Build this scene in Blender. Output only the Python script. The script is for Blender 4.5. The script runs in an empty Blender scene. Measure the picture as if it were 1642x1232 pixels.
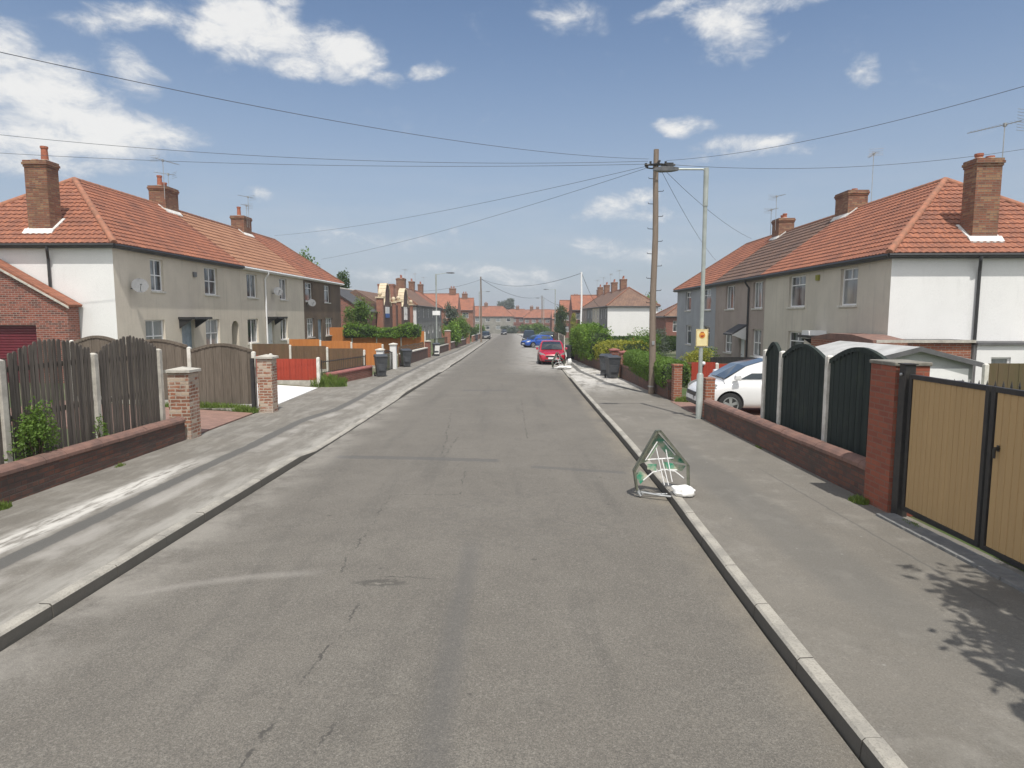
import bpy, math, random
from mathutils import Vector, Matrix, noise as mnoise
R = math.radians
HAZE = 0.0008
random.seed(7)
SC = bpy.context.scene
COL = SC.collection

# ---------------------------------------------------------------- camera
cd = bpy.data.cameras.new("camera"); cam = bpy.data.objects.new("camera", cd); COL.objects.link(cam)
cam.location = (0, 0, 2.5); cam.rotation_euler = (R(84.0), 0, 0)
cd.sensor_width = 36; cd.lens = 1040 / 1642 * 36; cd.clip_start = 0.05; cd.clip_end = 3000
SC.camera = cam
# ---------------------------------------------------------------- sun, sky, exposure
SUN = Vector((0.25, -1.0, 1.93)).normalized()          # direction towards the sun
SUN_EL = math.asin(SUN.z); SUN_ROT = math.atan2(SUN.x, SUN.y)
sl = bpy.data.lights.new("sun", 'SUN'); sl.energy = 3.9; sl.angle = R(0.5); sl.color = (1, 0.955, 0.88)
so = bpy.data.objects.new("sun", sl); COL.objects.link(so)
so.rotation_euler = SUN.to_track_quat('Z', 'Y').to_euler(); so.location = (0, 0, 60)
SC.view_settings.view_transform = 'Standard'; SC.view_settings.look = 'None'
SC.view_settings.exposure = 0.12; SC.view_settings.gamma = 1.0


class NT:
    """tiny helper for node trees"""
    def __init__(s, tree): s.t = tree; s.n = tree.nodes; s.l = tree.links
    def new(s, typ, **kw):
        n = s.n.new(typ)
        for k, v in kw.items(): setattr(n, k, v)
        return n
    def put(s, sock, v):
        if v is None: return
        if isinstance(v, bpy.types.NodeSocket): s.l.new(v, sock)
        else:
            if hasattr(sock.default_value, '__len__') and not hasattr(v, '__len__'): v = [v] * len(sock.default_value)
            if hasattr(sock.default_value, '__len__') and len(sock.default_value) == 4 and len(v) == 3: v = (*v, 1)
            sock.default_value = v
    def m(s, op, a, b=None, c=None, clamp=False):
        n = s.new('ShaderNodeMath', operation=op, use_clamp=clamp)
        s.put(n.inputs[0], a); s.put(n.inputs[1], b)
        if c is not None: s.put(n.inputs[2], c)
        return n.outputs[0]
    def noise(s, vec, scale, detail=4, rough=0.55, dist=0.0):
        n = s.new('ShaderNodeTexNoise'); s.put(n.inputs['Vector'], vec); s.put(n.inputs['Scale'], scale)
        n.inputs['Detail'].default_value = detail; n.inputs['Roughness'].default_value = rough; n.inputs['Distortion'].default_value = dist
        return n.outputs['Fac']
    def mix(s, f, a, b, blend='MIX'):
        n = s.new('ShaderNodeMix', data_type='RGBA', blend_type=blend, clamp_factor=True)
        s.put(n.inputs[0], f); s.put(n.inputs[6], a); s.put(n.inputs[7], b)
        return n.outputs[2]
    def sstep(s, x, lo, hi):
        n = s.new('ShaderNodeMapRange', interpolation_type='SMOOTHSTEP')
        s.put(n.inputs[0], x); n.inputs[1].default_value = lo; n.inputs[2].default_value = hi
        n.inputs[3].default_value = 0; n.inputs[4].default_value = 1
        return n.outputs[0]
    def lin(s, x, lo, hi, a, b):
        n = s.new('ShaderNodeMapRange'); s.put(n.inputs[0], x)
        for i, v in enumerate((lo, hi, a, b)): n.inputs[i + 1].default_value = v
        return n.outputs[0]
    def sep(s, v):
        n = s.new('ShaderNodeSeparateXYZ'); s.put(n.inputs[0], v); return n.outputs
    def comb(s, x, y, z):
        n = s.new('ShaderNodeCombineXYZ'); s.put(n.inputs[0], x); s.put(n.inputs[1], y); s.put(n.inputs[2], z); return n.outputs[0]
    def band(s, x, lo, hi, soft):
        return s.m('MULTIPLY', s.sstep(x, lo - soft, lo + soft), s.m('SUBTRACT', 1.0, s.sstep(x, hi - soft, hi + soft)))


# ---------------------------------------------------------------- world
W = bpy.data.worlds.new("World"); SC.world = W; W.use_nodes = True
t = NT(W.node_tree); t.n.clear()
sky = t.new('ShaderNodeTexSky', sky_type='NISHITA', sun_disc=False)
sky.sun_elevation = SUN_EL; sky.sun_rotation = SUN_ROT; sky.altitude = 50; sky.air_density = 1.0; sky.dust_density = 1.4; sky.ozone_density = 2.2
tc = t.new('ShaderNodeTexCoord'); X, Y, Z = t.sep(tc.outputs['Generated'])
az = t.m('ARCTAN2', X, Y); el = t.m('ARCSINE', Z)
# clouds as patches of the sky (azimuth, elevation in radians, half sizes, strength)
CL = [(-0.387, 0.378, 0.065, 0.032, 1.44),
      (-0.415, 0.356, 0.038, 0.024, 1.08),
      (-0.324, 0.357, 0.072, 0.031, 1.44),
      (-0.244, 0.355, 0.052, 0.031, 1.38),
      (-0.312, 0.336, 0.037, 0.017, 1.2),
      (-0.613, 0.262, 0.082, 0.041, 1.39), (-0.571, 0.223, 0.103, 0.041, 1.39), (-0.64, 0.303, 0.041, 0.037, 1.38), (-0.704, 0.251, 0.099, 0.068, 1.29), (-0.573, 0.186, 0.076, 0.018, 0.75), (-0.634, 0.207, 0.087, 0.042, 1.29), (-0.512, 0.299, 0.028, 0.021, 0.5), (0.305, 0.374, 0.051, 0.027, 1.05), (0.357, 0.4, 0.1, 0.011, 0.8), (0.24, 0.413, 0.042, 0.01, 0.8), (0.253, 0.263, 0.034, 0.01, 1.0), (0.331, 0.236, 0.053, 0.012, 0.85), (0.153, 0.16, 0.035, 0.017, 0.95), (0.176, 0.148, 0.05, 0.009, 0.6), (-0.113, 0.351, 0.02, 0.014, 0.8), (0.099, 0.408, 0.043, 0.02, 0.75), (0.489, 0.314, 0.016, 0.013, 0.65), (-0.367, 0.16, 0.023, 0.008, 0.75), (-0.499, 0.357, 0.051, 0.016, 0.85), (-0.342, 0.402, 0.033, 0.01, 0.8), (-0.165, 0.332, 0.027, 0.011, 0.6), (-0.206, 0.111, 0.129, 0.014, 0.5), (0.168, 0.099, 0.081, 0.013, 0.45), (-0.058, 0.063, 0.189, 0.011, 0.4), (0.323, 0.222, 0.066, 0.01, 0.5)]
pv = t.comb(t.m('MULTIPLY', az, 1.0), t.m('MULTIPLY', el, 1.5), Z)
wv = t.new('ShaderNodeVectorMath', operation='SCALE'); wn_ = t.new('ShaderNodeTexNoise'); wn_.inputs['Scale'].default_value = 7.0; wn_.inputs['Detail'].default_value = 5; t.l.new(pv, wn_.inputs['Vector'])
ws = t.new('ShaderNodeVectorMath', operation='SUBTRACT'); t.l.new(wn_.outputs['Color'], ws.inputs[0]); ws.inputs[1].default_value = (.5, .5, .5)
wx, wy, wz = t.sep(ws.outputs[0]); azw = t.m('ADD', az, t.m('MULTIPLY', wx, .13)); elw = t.m('ADD', el, t.m('MULTIPLY', wy, .075))
n1 = t.noise(pv, 16.0, 10, .66, .3); n2 = t.noise(pv, 3.2, 5, .55)
nn = t.m('MULTIPLY', t.m('SUBTRACT', n1, .5), 3.2)
tot = None
for (a0, e0, ra, re, st) in CL:
    da = t.m('DIVIDE', t.m('SUBTRACT', azw, a0), ra * 1.25); de = t.m('DIVIDE', t.m('SUBTRACT', elw, e0), re * 1.3)
    q = t.m('SUBTRACT', 1.0, t.m('ADD', t.m('MULTIPLY', da, da), t.m('MULTIPLY', de, de)))
    q = t.m('MULTIPLY', t.m('MAXIMUM', q, -1.2), st)
    tot = q if tot is None else t.m('MAXIMUM', tot, q)
cm = t.sstep(t.m('ADD', tot, nn), -.25, 1.35)
cm = t.m('MULTIPLY', cm, t.sstep(tot, -1.1, .15))
# unseen bright cloud behind and to the sides, added as ambient fill for shaded facades
side = t.sstep(t.m('ABSOLUTE', az), 1.0, 1.4)
fill_cloud = t.m('MULTIPLY', t.sstep(t.m('ADD', n2, t.m('MULTIPLY', n1, .4)), .52, .72), side)
low = t.m('MULTIPLY', t.m('SUBTRACT', 1.0, t.sstep(el, .05, .28)), t.sstep(t.noise(t.comb(az, t.m('MULTIPLY', el, 5.0), 0.0), 5.0, 7, .6), .36, .72))
cm = t.m('MAXIMUM', t.m('MAXIMUM', cm, fill_cloud), t.m('MULTIPLY', low, .38))
core = t.sstep(t.m('ADD', tot, t.m('MULTIPLY', nn, 1.3)), -.2, 1.5)
ccol = t.mix(core, (4.4, 4.75, 5.3), (7.3, 7.25, 7.1))
ccol = t.mix(fill_cloud, ccol, (10.5, 10.4, 10.2))
hz = t.m('SUBTRACT', 1.0, t.sstep(el, -.02, .46))
skyc = t.mix(t.m('ADD', t.m('MULTIPLY', hz, .74), .0), sky.outputs[0], (3.4, 3.85, 4.6))
skyc = t.mix(t.m('MULTIPLY', cm, .92), skyc, ccol)
bg = t.new('ShaderNodeBackground'); bg.inputs[1].default_value = 0.115; t.l.new(skyc, bg.inputs[0])
wo = t.new('ShaderNodeOutputWorld'); t.l.new(bg.outputs[0], wo.inputs[0])

# ---------------------------------------------------------------- materials
def newmat(name):
    m = bpy.data.materials.new(name); m.use_nodes = True; q = NT(m.node_tree); q.n.clear()
    b = q.new('ShaderNodeBsdfPrincipled'); o = q.new('ShaderNodeOutputMaterial'); q.l.new(b.outputs[0], o.inputs[0])
    return m, q, b
def bump(q, b, h, strength, dist=.02):
    n = q.new('ShaderNodeBump'); n.inputs['Strength'].default_value = strength; n.inputs['Distance'].default_value = dist
    q.l.new(h, n.inputs['Height']); q.l.new(n.outputs[0], b.inputs['Normal'])
def hexs(r, g, b):      # picture tone -> linear
    f = lambda c: (c / 255 / 12.92) if c < 10 else ((c / 255 + .055) / 1.055) ** 2.4
    return (f(r), f(g), f(b))
def basic(name, c, rough=.8, c2=None, scale=3, amt=1.0, bmp=0, bscale=60, metal=0, spec=.5, grime=None, gscale=1.2):
    m, q, b = newmat(name); co = q.new('ShaderNodeTexCoord').outputs['Object']
    c2 = c2 or tuple(x * .72 for x in c)
    f = q.sstep(q.noise(co, scale, 6, .62), .32, .68)
    col = q.mix(q.m('MULTIPLY', f, amt), c, c2)
    if grime: col = q.mix(q.m('MULTIPLY', q.sstep(q.noise(co, gscale, 5, .65), .5, .75), .7), col, grime)
    q.l.new(col, b.inputs['Base Color']); b.inputs['Roughness'].default_value = rough; b.inputs['Metallic'].default_value = metal
    b.inputs['Specular IOR Level'].default_value = spec
    if bmp: bump(q, b, q.noise(co, bscale, 3, .6), bmp, .01)
    return m
def brick(name, c1, c2, mortar, bw=.225, rh=.075, ms=.010, grime=None, bmp=.5, third=None, wobble=.012):
    m, q, b = newmat(name); tcn = q.new('ShaderNodeTexCoord'); uv = tcn.outputs['UV']; co = tcn.outputs['Object']
    wob = q.new('ShaderNodeVectorMath', operation='ADD'); q.l.new(uv, wob.inputs[0])
    nz = q.m('MULTIPLY', q.m('SUBTRACT', q.noise(co, 9, 2), .5), wobble); q.l.new(q.comb(nz, nz, 0.0), wob.inputs[1])
    br = q.new('ShaderNodeTexBrick'); q.l.new(wob.outputs[0], br.inputs['Vector'])
    for k, v in (('Scale', 1.0), ('Mortar Size', ms), ('Mortar Smooth', .3), ('Bias', 0.0), ('Brick Width', bw), ('Row Height', rh)): br.inputs[k].default_value = v
    q.put(br.inputs['Color1'], c1); q.put(br.inputs['Color2'], c2); q.put(br.inputs['Mortar'], mortar)
    col = br.outputs['Color']
    if third:
        wn = q.new('ShaderNodeTexWhiteNoise', noise_dimensions='3D')
        sx, sy, _ = q.sep(uv); row = q.m('FLOOR', q.m('DIVIDE', sy, rh))
        cc = q.m('FLOOR', q.m('DIVIDE', q.m('ADD', sx, q.m('MULTIPLY', q.m('MODULO', row, 2.0), bw / 2)), bw))
        q.l.new(q.comb(cc, row, 0.0), wn.inputs['Vector'])
        col = q.mix(q.m('MULTIPLY', q.m('GREATER_THAN', wn.outputs['Value'], .72), q.m('SUBTRACT', 1.0, br.outputs['Fac'])), col, third)
    col = q.mix(q.m('MULTIPLY', q.noise(co, 2.3, 6, .65), .55), col, tuple(x * .45 for x in c2))
    if grime: col = q.mix(q.m('MULTIPLY', q.sstep(q.noise(co, 1.6, 6, .65), .46, .7), .8), col, grime)
    q.l.new(col, b.inputs['Base Color']); b.inputs['Roughness'].default_value = .88
    hh = q.m('ADD', q.m('MULTIPLY', br.outputs['Fac'], -1.0), q.m('MULTIPLY', q.noise(co, 40, 3), .6)); bump(q, b, hh, bmp, .012)
    return m
def tiles(name, c1, c2, dark, tw=.21, th=.3, bumpy=0.0, lichen=None):
    """pantile / flat tile covering, uv in metres; colour differs tile by tile"""
    m, q, b = newmat(name); tcn = q.new('ShaderNodeTexCoord'); uv = tcn.outputs['UV']; co = tcn.outputs['Object']
    sx, sy, _ = q.sep(uv)
    wn = q.new('ShaderNodeTexWhiteNoise', noise_dimensions='3D')
    q.l.new(q.comb(q.m('FLOOR', q.m('DIVIDE', sx, tw)), q.m('FLOOR', q.m('DIVIDE', sy, th)), 0.0), wn.inputs['Vector'])
    col = q.mix(wn.outputs['Value'], c1, c2)
    col = q.mix(q.m('MULTIPLY', q.sstep(q.noise(co, .9, 7, .7), .42, .72), .75), col, dark)
    col = q.mix(q.m('MULTIPLY', q.sstep(q.noise(co, 7, 5, .7), .5, .8), .6), col, dark)
    if lichen: col = q.mix(q.m('MULTIPLY', q.sstep(q.noise(co, 4, 6, .75), .62, .72), .8), col, lichen)
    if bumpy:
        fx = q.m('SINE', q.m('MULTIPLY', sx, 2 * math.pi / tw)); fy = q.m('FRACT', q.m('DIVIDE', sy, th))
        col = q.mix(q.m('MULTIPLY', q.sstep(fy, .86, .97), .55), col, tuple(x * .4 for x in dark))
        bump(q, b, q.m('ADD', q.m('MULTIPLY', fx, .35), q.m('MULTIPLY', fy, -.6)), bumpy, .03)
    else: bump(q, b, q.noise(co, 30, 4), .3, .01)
    q.l.new(col, b.inputs['Base Color']); b.inputs['Roughness'].default_value = .85
    return m
def render_wall(name, c, c2, grime=None, bmp=.6):
    m, q, b = newmat(name); tcn = q.new('ShaderNodeTexCoord'); co = tcn.outputs['Object']
    f = q.noise(co, .8, 7, .6); g = q.noise(co, 45, 3, .7)
    col = q.mix(q.sstep(f, .3, .7), c, c2); col = q.mix(q.m('MULTIPLY', q.sstep(g, .45, .75), .35), col, tuple(x * .6 for x in c2))
    ox_, oy_, oz_ = q.sep(co); col = q.mix(q.m('MULTIPLY', q.sstep(q.noise(q.comb(q.m('MULTIPLY', ox_, 5.0), q.m('MULTIPLY', oy_, 5.0), q.m('MULTIPLY', oz_, .6)), 1.1, 6, .7), .55, .8), .22), col, tuple(x * .62 for x in c2))
    if grime:
        ox, oy, oz = q.sep(co); st = q.noise(q.comb(q.m('MULTIPLY', ox, 3.0), q.m('MULTIPLY', oy, 3.0), q.m('MULTIPLY', oz, .35)), 1.6, 5, .6)
        col = q.mix(q.m('MULTIPLY', q.sstep(st, .5, .78), .5), col, grime)
    q.l.new(col, b.inputs['Base Color']); b.inputs['Roughness'].default_value = .92; b.inputs['Specular IOR Level'].default_value = .2
    if bmp: bump(q, b, g, bmp, .012)
    return m
def leafmat(name, c1, c2, c3=None):
    m, q, b = newmat(name); geo = q.new('ShaderNodeNewGeometry'); co = q.new('ShaderNodeTexCoord').outputs['Object']
    f = geo.outputs['Random Per Island']
    col = q.mix(f, c1, c2)
    if c3: col = q.mix(q.sstep(q.noise(co, 1.4, 4, .6), .48, .66), col, c3)
    q.l.new(col, b.inputs['Base Color']); b.inputs['Roughness'].default_value = .55; b.inputs['Specular IOR Level'].default_value = .35
    tr = q.new('ShaderNodeBsdfTranslucent'); q.l.new(q.mix(.5, col, (.25, .35, .04)), tr.inputs[0])
    ms = q.new('ShaderNodeMixShader'); ms.inputs[0].default_value = .28
    o = [n for n in q.n if n.type == 'OUTPUT_MATERIAL'][0]
    q.l.new(b.outputs[0], ms.inputs[1]); q.l.new(tr.outputs[0], ms.inputs[2]); q.l.new(ms.outputs[0], o.inputs[0])
    return m
def wood(name, c1, c2, plank=.1, rough=.85, streak=1.0, vert=True, grn=None):
    m, q, b = newmat(name); tcn = q.new('ShaderNodeTexCoord'); uv = tcn.outputs['UV']; co = tcn.outputs['Object']
    sx, sy, _ = q.sep(uv)
    if not vert: sx, sy = sy, sx
    wn = q.new('ShaderNodeTexWhiteNoise', noise_dimensions='1D'); q.l.new(q.m('FLOOR', q.m('DIVIDE', sx, plank)), wn.inputs['W'])
    gr = q.noise(q.comb(q.m('MULTIPLY', sx, 28.0), q.m('MULTIPLY', sy, 1.6), wn.outputs['Value']), 1.4, 6, .65)
    col = q.mix(q.m('MULTIPLY', q.m('ADD', q.m('MULTIPLY', q.sstep(gr, .3, .7), .6), q.m('MULTIPLY', wn.outputs['Value'], .5)), streak), c1, c2)
    if grn: col = q.mix(q.m('MULTIPLY', q.sstep(q.noise(co, 1.9, 5, .7), .5, .75), .7), col, grn)
    q.l.new(col, b.inputs['Base Color']); b.inputs['Roughness'].default_value = rough; b.inputs['Specular IOR Level'].default_value = .25
    bump(q, b, gr, .35, .006)
    return m
def glassmat(name, c1=(.02, .025, .03), c2=(.33, .35, .36), amount=.5):
    m, q, b = newmat(name); tcn = q.new('ShaderNodeTexCoord'); uv = tcn.outputs['UV']; sx, sy, _ = q.sep(uv)
    fold = q.noise(q.comb(q.m('MULTIPLY', sx, 9.0), q.m('MULTIPLY', sy, .25), 0.0), 1.5, 3)
    big = q.noise(q.comb(q.m('MULTIPLY', sx, 1.1), q.m('MULTIPLY', sy, .5), 3.0), 1.3, 2)
    msk = q.sstep(big, .56 - amount * .25, .62)
    col = q.mix(msk, c1, q.mix(fold, c2, tuple(x * .35 for x in c2)))
    q.l.new(col, b.inputs['Base Color']); b.inputs['Roughness'].default_value = .06; b.inputs['Specular IOR Level'].default_value = .8
    return m
def paint(name, c, rough=.25, coat=.6, metal=0):
    m, q, b = newmat(name); co = q.new('ShaderNodeTexCoord').outputs['Object']
    q.l.new(q.mix(q.m('MULTIPLY', q.noise(co, 2.5, 5), .25), c, tuple(x * .7 for x in c)), b.inputs['Base Color'])
    b.inputs['Roughness'].default_value = rough; b.inputs['Coat Weight'].default_value = coat; b.inputs['Coat Roughness'].default_value = .06; b.inputs['Metallic'].default_value = metal
    return m

MT = {}
MT['brick_orange'] = brick('brick_orange', (.36, .125, .06), (.25, .08, .045), (.36, .31, .26))
MT['brick_red'] = brick('brick_red', (.27, .085, .055), (.18, .055, .038), (.24, .19, .16))
MT['brick_dark'] = brick('brick_dark', (.165, .078, .057), (.10, .055, .045), (.095, .08, .068), grime=(.062, .052, .045), third=(.19, .08, .052))
MT['brick_pier'] = brick('brick_pier', (.34, .10, .055), (.24, .07, .045), (.25, .13, .09))
MT['brick_reclaimed'] = brick('brick_reclaimed', (.36, .15, .085), (.24, .11, .07), (.48, .43, .36), ms=.013, wobble=.035, third=(.52, .42, .32), grime=(.44, .38, .32))
MT['brick_chimney'] = brick('brick_chimney', (.30, .105, .055), (.17, .065, .04), (.20, .16, .12), grime=(.16, .085, .05), third=(.34, .19, .10), ms=.012)
MT['brick_garage'] = brick('brick_garage', (.31, .095, .06), (.21, .065, .045), (.36, .29, .25), third=(.12, .05, .04))
MT['tile_orange'] = tiles('tile_orange', (.345, .132, .072), (.20, .080, .052), (.135, .062, .045), lichen=(.42, .24, .15))
MT['tile_tan'] = tiles('tile_tan', (.36, .185, .108), (.29, .145, .088), (.22, .10, .06), tw=.33, th=.36)
MT['tile_brown'] = tiles('tile_brown', (.17, .10, .07), (.11, .07, .055), (.075, .052, .045), tw=.33, th=.36, lichen=(.30, .22, .16))
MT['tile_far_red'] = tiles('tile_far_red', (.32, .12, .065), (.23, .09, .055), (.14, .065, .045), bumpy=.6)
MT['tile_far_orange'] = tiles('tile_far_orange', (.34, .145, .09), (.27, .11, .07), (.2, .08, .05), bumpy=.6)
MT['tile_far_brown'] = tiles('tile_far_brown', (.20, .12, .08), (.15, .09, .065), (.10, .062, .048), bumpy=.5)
MT['slate'] = tiles('slate', (.085, .085, .088), (.06, .06, .065), (.045, .047, .05), tw=.3, th=.22, bumpy=.3)
MT['ridge'] = basic('ridge_tile', (.23, .105, .065), .9, (.15, .075, .05), 5, bmp=.3, bscale=20)
MT['hip'] = basic('hip_tile', (.36, .15, .09), .9, (.22, .11, .07), 5, bmp=.3, bscale=20)
MT['mortar'] = basic('mortar', (.55, .52, .47), .95, (.38, .35, .31), 8, bmp=.5)
MT['mortar_dark'] = basic('mortar_dark', (.26, .245, .21), .95, (.15, .14, .12), 6, bmp=.5)
MT['lead'] = basic('lead_white', (.72, .71, .69), .8, (.5, .49, .47), 6)
MT['wall_cream'] = render_wall('wall_cream', (.62, .56, .47), (.55, .495, .415), grime=(.42, .385, .32))
MT['wall_white'] = render_wall('wall_white', (.74, .74, .735), (.70, .70, .695), bmp=.15)
MT['wall_brown'] = render_wall('wall_brown', (.17, .125, .09), (.12, .09, .068), grime=(.08, .066, .055))
MT['wall_grey'] = render_wall('wall_grey', (.60, .555, .475), (.53, .49, .42), grime=(.36, .345, .31))
MT['wall_pink'] = render_wall('wall_pink', (.40, .335, .30), (.34, .285, .255), grime=(.27, .225, .20))
MT['wall_blue'] = render_wall('wall_blue', (.37, .385, .41), (.32, .33, .355), grime=(.19, .20, .215))
MT['wall_far'] = render_wall('wall_far', (.26, .26, .25), (.20, .20, .195))
MT['upvc'] = basic('upvc', (.80, .80, .80), .35, (.72, .72, .72), 2)
MT['black'] = basic('black_plastic', (.022, .022, .024), .4, (.03, .03, .03), 5)
MT['blackmetal'] = basic('black_metal', (.018, .018, .02), .45, (.032, .03, .028), 9, bmp=.1)
MT['rubber'] = basic('rubber', (.02, .02, .021), .85)
MT['glass'] = glassmat('window_glass')
MT['glass_dark'] = glassmat('window_glass_dark', amount=-.4)
MT['glass_net'] = glassmat('window_glass_net', amount=1.6)
MT['carglass'] = paint('car_glass', (.02, .028, .032), .04, 1.0)
MT['metal'] = basic('galvanised', (.42, .43, .43), .45, (.32, .33, .33), 6, metal=.6)
MT['lamp_post'] = basic('lamp_post_paint', (.40, .43, .41), .5, (.30, .33, .31), 3, metal=.25)
MT['lampgrey'] = basic('lamp_head', (.07, .075, .08), .4, (.12, .12, .125), 8)
MT['concrete'] = basic('concrete', (.50, .475, .42), .9, (.36, .34, .30), 6, bmp=.4, bscale=50, grime=(.24, .225, .19))
MT['concrete_white'] = basic('concrete_white', (.66, .64, .59), .9, (.5, .48, .43), 6, bmp=.3)
def kerbmat():
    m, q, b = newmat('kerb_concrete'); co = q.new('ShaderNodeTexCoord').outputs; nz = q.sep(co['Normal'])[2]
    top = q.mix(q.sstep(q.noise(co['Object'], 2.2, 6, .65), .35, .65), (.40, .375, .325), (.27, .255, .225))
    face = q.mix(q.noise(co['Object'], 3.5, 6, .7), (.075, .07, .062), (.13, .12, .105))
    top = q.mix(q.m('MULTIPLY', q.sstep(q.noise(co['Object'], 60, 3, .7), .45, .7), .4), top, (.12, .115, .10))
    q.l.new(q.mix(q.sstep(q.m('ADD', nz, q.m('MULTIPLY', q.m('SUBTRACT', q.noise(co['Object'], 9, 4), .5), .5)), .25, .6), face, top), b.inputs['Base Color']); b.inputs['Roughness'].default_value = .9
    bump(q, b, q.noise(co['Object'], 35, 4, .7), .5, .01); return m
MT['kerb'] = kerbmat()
MT['coping_red'] = basic('coping_red', (.23, .13, .10), .85, (.15, .09, .075), 4, bmp=.4, bscale=30, grime=(.12, .08, .062), gscale=3)
MT['coping_pink'] = basic('coping_pink', (.33, .12, .105), .85, (.24, .095, .085), 4, bmp=.3)
MT['picket'] = wood('picket_wood', (.050, .042, .038), (.155, .135, .115), .1)
MT['fence_brown'] = wood('fence_brown', (.085, .070, .055), (.17, .142, .115), .14)
MT['fence_green'] = wood('fence_green', (.014, .020, .019), (.034, .044, .040), .09, grn=(.048, .060, .042))
MT['fence_orange'] = wood('fence_orange', (.50, .20, .06), (.40, .15, .045), .12)
MT['fence_red'] = wood('fence_red', (.34, .05, .028), (.26, .04, .024), .12)
MT['fence_mid'] = wood('fence_mid', (.17, .105, .062), (.11, .07, .045), .12, grn=(.10, .10, .045))
MT['fence_olive'] = wood('fence_olive', (.085, .075, .035), (.12, .085, .05), .12)
MT['cable'] = basic('cable_grey', (.10, .11, .13), .6)
MT['gate_tan'] = wood('gate_tan', (.45, .305, .15), (.38, .255, .125), .09, rough=.6, streak=.7)
MT['pole'] = wood('pole_wood', (.15, .115, .09), (.25, .205, .165), .2)
MT['bark'] = basic('bark', (.10, .075, .05), .95, (.06, .045, .033), 12, bmp=.6, bscale=20)
MT['terracotta'] = basic('terracotta', (.38, .12, .065), .8, (.27, .09, .05), 8)
MT['leaf'] = leafmat('leaf_mid', (.075, .145, .022), (.14, .23, .04))
MT['leaf_dark'] = leafmat('leaf_dark', (.028, .062, .014), (.052, .10, .02))
MT['leaf_lime'] = leafmat('leaf_lime', (.10, .20, .025), (.19, .30, .04), (.065, .13, .025))
MT['leaf_gold'] = leafmat('leaf_gold', (.38, .36, .05), (.26, .27, .04), (.16, .19, .03))
MT['leaf_grey'] = leafmat('leaf_grey', (.12, .14, .115), (.085, .105, .09))
MT['grass'] = leafmat('grass_blade', (.10, .17, .03), (.17, .22, .05))
MT['flower'] = basic('petal', (.55, .06, .10), .6, (.4, .04, .12), 20)
MT['dish'] = basic('dish_grey', (.16, .165, .17), .6, (.12, .125, .13), 5)
MT['bin'] = basic('bin_plastic', (.040, .044, .050), .45, (.060, .064, .070), 4, grime=(.09, .09, .085), gscale=3)
MT['white_cloth'] = basic('white_sack', (.85, .85, .83), .8, (.7, .7, .68), 10, bmp=.6, bscale=14)
MT['maroon'] = basic('maroon_door', (.14, .016, .028), .45, (.11, .014, .022), 2)
MT['bluesign'] = basic('sign_blue', (.03, .12, .40), .5)
MT['door_white'] = basic('door_white', (.74, .75, .76), .4, (.66, .68, .70), 2)
MT['door_blue'] = basic('door_blue', (.30, .38, .45), .4)
MT['soil'] = basic('soil', (.10, .075, .05), .95, (.06, .045, .03), 5, bmp=.6)
MT['block_paving'] = brick('block_paving', (.34, .20, .16), (.25, .15, .12), (.20, .15, .12), .2, .1, .006)
MT['shed_grey'] = render_wall('shed_grey', (.42, .43, .43), (.36, .37, .37), bmp=.3)
MT['sheet_roof'] = basic('sheet_roof', (.48, .48, .47), .7, (.36, .36, .35), 2, bmp=.2)
MT['stone'] = basic('cream_stone', (.62, .52, .36), .85, (.5, .42, .3), 4)
MT['felt'] = basic('felt', (.12, .12, .125), .9)

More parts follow.
